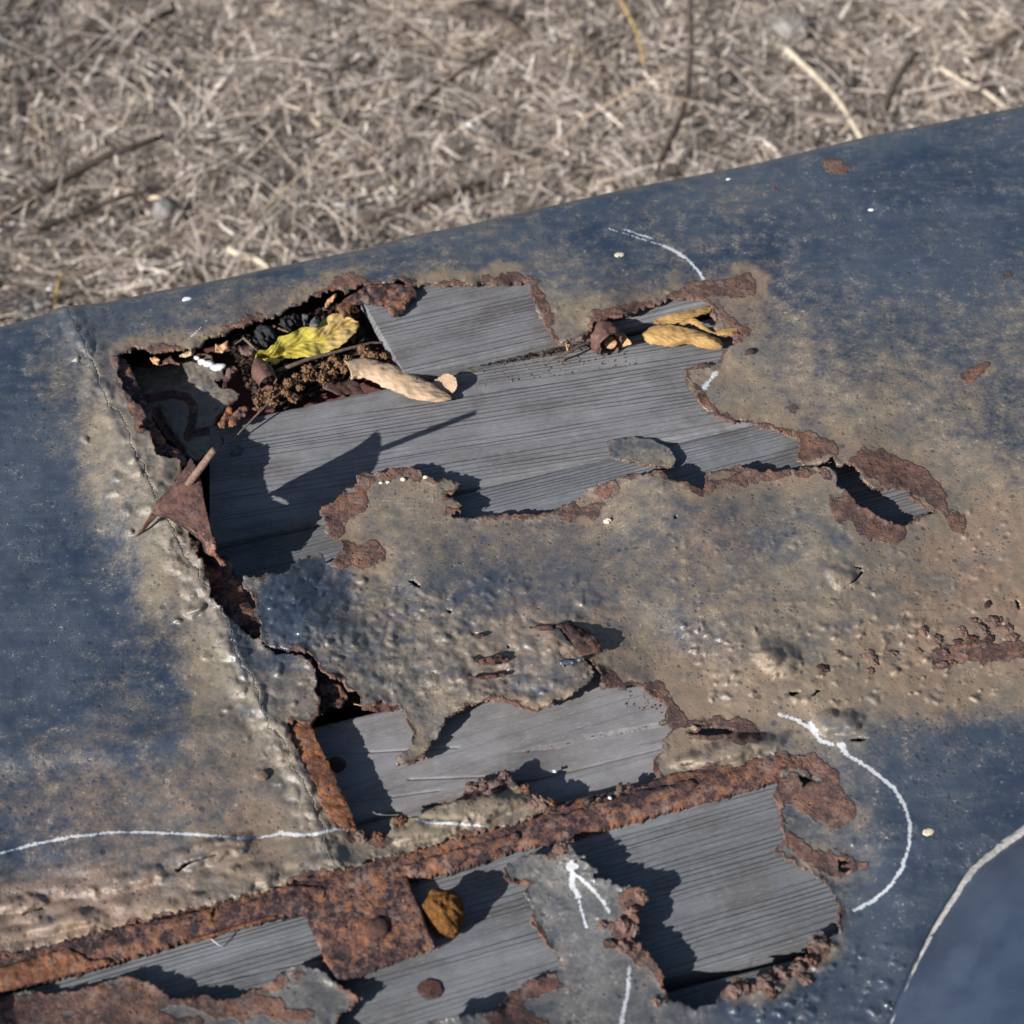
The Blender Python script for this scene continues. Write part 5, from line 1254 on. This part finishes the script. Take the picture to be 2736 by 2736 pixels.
twig(R('Q', (-120, 860, -4), (40, 790, -3), (140, 730, -2.5), (230, 690, -3), (300, 640, -4)), [0.6, 0.7, 0.7, 0.5], 'dark twig running left from the curled brown leaf')
# pods and scraps
def scrap(pts, z, mat, label, seed, thick=0.8, rough=1.6, cat='scrap', tiltx=0.0):
    x0 = np.mean([p[0] for p in pts])
    o = piece('litter_scrap', pts, lambda x, y: z + tiltx * (x - x0), M[mat], None, thick, 3.0, 2.0, seed, rough)
    return tag(o, label, cat)
rolled('dry_pod', R('T7', (350, 850, -5), (390, 950, -3), (450, 1050, -4)), [3.0, 5.6, 5.0], -2.4, 2.5, 'brown', 'smooth brown half-open pod left of the seed clusters', 24, 20, 851, 0.05)['category'] = 'pod'
scrap(R('T7', (150, 690), (220, 660), (290, 670), (305, 720), (240, 770), (170, 750)), -4, 'rust_pink', 'rounded pinkish-brown leaf scrap beside the tip of the yellow leaf', 860)
scrap(R('T7', (350, 1040), (450, 1060), (505, 1090), (470, 1120), (380, 1130)), -7, 'wood_red', 'red-brown chip under the brown pod', 862)
scrap(R('T7', (870, 470), (890, 410), (960, 355), (980, 400), (970, 450), (920, 475)), -2, 'greyscrap', 'grey leaf scrap directly above the middle of the yellow leaf', 864)
scrap(R('T7', (800, 345), (870, 335), (860, 400), (820, 460), (805, 400)), -2, 'greyscrap', 'narrow grey scrap left of the other grey one above the yellow leaf', 866)
scrap(R('T7', (1030, 260), (1060, 190), (1130, 140), (1160, 130), (1120, 200), (1060, 270)), -2, 'peach', 'thin orange leaf shard under the upper lip above the yellow leaf', 868)
scrap(R('A', (1110, 420), (1140, 425), (1175, 405), (1180, 440), (1150, 468), (1110, 462)), -3, 'peach', 'peach leaf piece with ragged edge left of the yellow leaf', 870)
scrap(R('T1', (320, 180), (370, 165), (410, 190), (400, 235), (350, 230)), -7, 'peach', 'cream and orange leaf piece in the far left corner of the upper tear', 872)
scrap(R('T1', (570, 160), (620, 140), (690, 100), (715, 95), (690, 150), (610, 175)), -3, 'tanleaf', 'thin tan sliver by the white droppings', 874)
scrap(R('T1', (400, 250), (450, 190), (510, 160), (520, 200), (600, 240), (480, 220)), -7, 'brown', 'brown fibrous scrap on the deeper metal sheet', 876)
scrap(R('T7', (1000, 1085), (1150, 1030), (1280, 1000), (1400, 1040), (1410, 1110), (1440, 1160), (1300, 1150), (1180, 1175), (1080, 1130)), -10, 'rust_dark', 'flat dark bark chip on the broad board under the tan leaf', 878, 0.8, 1.0)
scrap(R('Q', (40, 690), (60, 670), (80, 700), (70, 750), (50, 760)), -2, 'peach', 'pale curled shard below the notch of the sheet', 880)
scrap(R('T1', (1000, 1000), (1060, 960), (1080, 920), (1105, 985), (1085, 1008)), -12.6, 'greyscrap', 'tiny grey chip at the tip of the deeper metal sheet', 882)
for i, (c, x, y, r) in enumerate([('T7', 420, 560, 12), ('T7', 380, 530, 8), ('T7', 470, 600, 8), ('T7', 410, 650, 8), ('T7', 640, 450, 9), ('T7', 710, 420, 8)]):
    (a, b), = R(c, (x, y))
    o = lump('charred_crumb', a, b, -9 - 0.1 * r, r * 0.42, r * 0.4, r * 0.4, M['black'], None, 890 + i, 0.5, 2.5, ICO3)
    tag(o, ['largest black charred crumb above the yellow leaf', 'black crumb left of the largest charred one', 'black crumb between the largest charred one and the yellow leaf', 'black crumb below the largest charred one', 'black crumb further right above the yellow leaf', 'black crumb beside the grey scraps above the yellow leaf'][i], 'crumb')

def litter(name, n, quad, z0, z1, size, seed, label, mats):
    """loose crumbs and leaf bits lying between four pixel corners"""
    s = np.random.default_rng(seed)
    V, F, T_, H_ = [], [], [], []
    q = np.array(quad, float)
    for i in range(n):
        u, v = s.random(2)
        p = (q[0] * (1 - u) + q[1] * u) * (1 - v) + (q[3] * (1 - u) + q[2] * u) * v
        c = p2w(p[0], p[1], s.uniform(z0, z1) * MM)
        L = np.exp(s.uniform(math.log(size[0]), math.log(size[1]))) * MM; w = L * s.uniform(0.2, 0.8)
        R3 = np.linalg.qr(s.normal(0, 1, (3, 3)))[0]; nrm = np.array([0, 0, 1.0]) * 1.3 + R3[2]; nrm /= np.linalg.norm(nrm)
        a = np.cross(nrm, R3[0]); a /= np.linalg.norm(a); b = np.cross(nrm, a)
        k = s.uniform(-0.5, 0.5)
        base = len(V)
        V += [c - a * L, c - a * L * 0.3 + b * w + nrm * w * k, c + a * L, c - b * w * 0.8 + nrm * w * k, c + nrm * w * 0.3]
        F += [(base, base + 1, base + 4), (base + 1, base + 2, base + 4), (base + 2, base + 3, base + 4), (base + 3, base, base + 4)]
        tn = s.beta(0.6, 5.0); T_ += [tn] * 5; H_ += [s.random() * 0.9] * 5
    o = new_obj(name, np.array(V), np.array(F), mats, None, False, {'tone': T_, 'hue': H_})
    tag(o, label, 'litter', kind='stuff')
ml = NT('dark_litter'); ml.pos = ml.obj()
colr = ml.mix(ml.attr('tone'), (0.018, 0.014, 0.013), (0.34, 0.2, 0.115)); colr = ml.mix(ml.mul(ml.attr('hue'), 0.4), colr, (0.05, 0.03, 0.028))
M['litter'] = ml.done(colr, 0.85, None, 0.25)
litter('gap_litter', 4200, R('T7', (20, 600), (1350, 180), (1500, 800), (330, 1300)), -24, -10, (0.6, 3.4), 950, 'dark crumbled leaf litter filling the gap of the upper tear', M['litter'])
litter('gap_litter', 1500, R('T7', (380, 1150), (1500, 800), (1560, 960), (420, 1340)), -22, -14, (0.5, 2.6), 953, 'dark crumbs under the seed clusters beside the broad board', M['litter'])
litter('gap_litter', 650, R('B', (470, 600), (1080, 470), (1095, 530), (540, 622)), -12, -9.5, (0.4, 2.2), 951, 'dark crumbs along the lower side of the short board', M['litter'])
litter('board_dust', 500, R('T3', (-1500, -300), (1500, -700), (1700, 200), (-1400, 600)), 0, 0, (0.1, 0.1), 952, 'x', M['litter']) if False else None
# crumbs on the boards
def crumbs(n, quad, zf, size, seed, label):
    s = np.random.default_rng(seed); q = np.array(quad, float); V, F = [], []
    v0, f0 = ico(0)
    for i in range(n):
        u, v = s.random(2); p = (q[0] * (1 - u) + q[1] * u) * (1 - v) + (q[3] * (1 - u) + q[2] * u) * v
        r = np.exp(s.uniform(math.log(size[0]), math.log(size[1]))) * MM
        c = p2w(p[0], p[1], zf(p[0]) * MM + r * 0.3)
        F.append(f0 + len(V) * 12); V.append(v0 * r * s.uniform(0.6, 1.3, 3) + c)
    k = len(V)
    o = new_obj('dust_crumbs', np.concatenate(V), np.concatenate(F), M['litter'], None, False, {'tone': np.repeat(s.random(k), 12), 'hue': np.repeat(s.random(k), 12)})
    tag(o, label, 'crumbs', kind='stuff')
crumbs(260, R('B', (500, 600), (1250, 500), (1300, 600), (600, 700)), zU, (0.15, 0.55), 960, 'fine dust and crumbs at the upper edge of the broad board')
crumbs(70, R('T5', (1250, 640), (1560, 640), (1590, 860), (1300, 800)), zM, (0.15, 0.6), 961, 'rusty crumbs at the right end of the pale board')
crumbs(40, R('T5', (480, 1090), (1560, 900), (1560, 960), (560, 1140)), lambda x: zM(x) - 1.0, (0.12, 0.5), 962, 'crumbs along the split in the pale board')
for i, (c, x, y, rx, ry, mt, lb) in enumerate([('G', 460, 520, 1.5, 1.0, 'white', 'small white spot near the upper panel edge'), ('G', 1170, 672, 1.8, 1.2, 'white', 'white spot on the blue sheet at the upper right'), ('H', 965, 1543, 2.6, 1.7, 'white', 'oval white dropping on the narrow blue strip at the upper left'), ('F', 1497, 890, 2.4, 1.7, 'cream', 'yellow oval spot right of the chalk arc'), ('B', 1215, 130, 2.8, 2.0, 'cream', 'pale round lichen spot beside the upper chalk mark'), ('Q', 1625, 770, 2.6, 2.2, 'rust_dark', 'small dark crumb on the sheet right of the golden leaves')]):
    (a, b), = R(c, (x, y)); z = zsheet(a, b)
    o = lump('spot', a, b, z - 0.25, rx, ry, 0.35 if i < 5 else 1.5, M[mt], None, 970 + i, 0.2, 2, ICO2, 0.3)
    tag(o, lb, 'spot' if i < 5 else 'crumb')
# a thin splinter at the strip
tube('splinter', R('D', (1480, 1335, -6), (1520, 1365, -8), (1568, 1392, -12)), [0.2, 0.35, 0.2], M['white'], BODY, 5, 8)
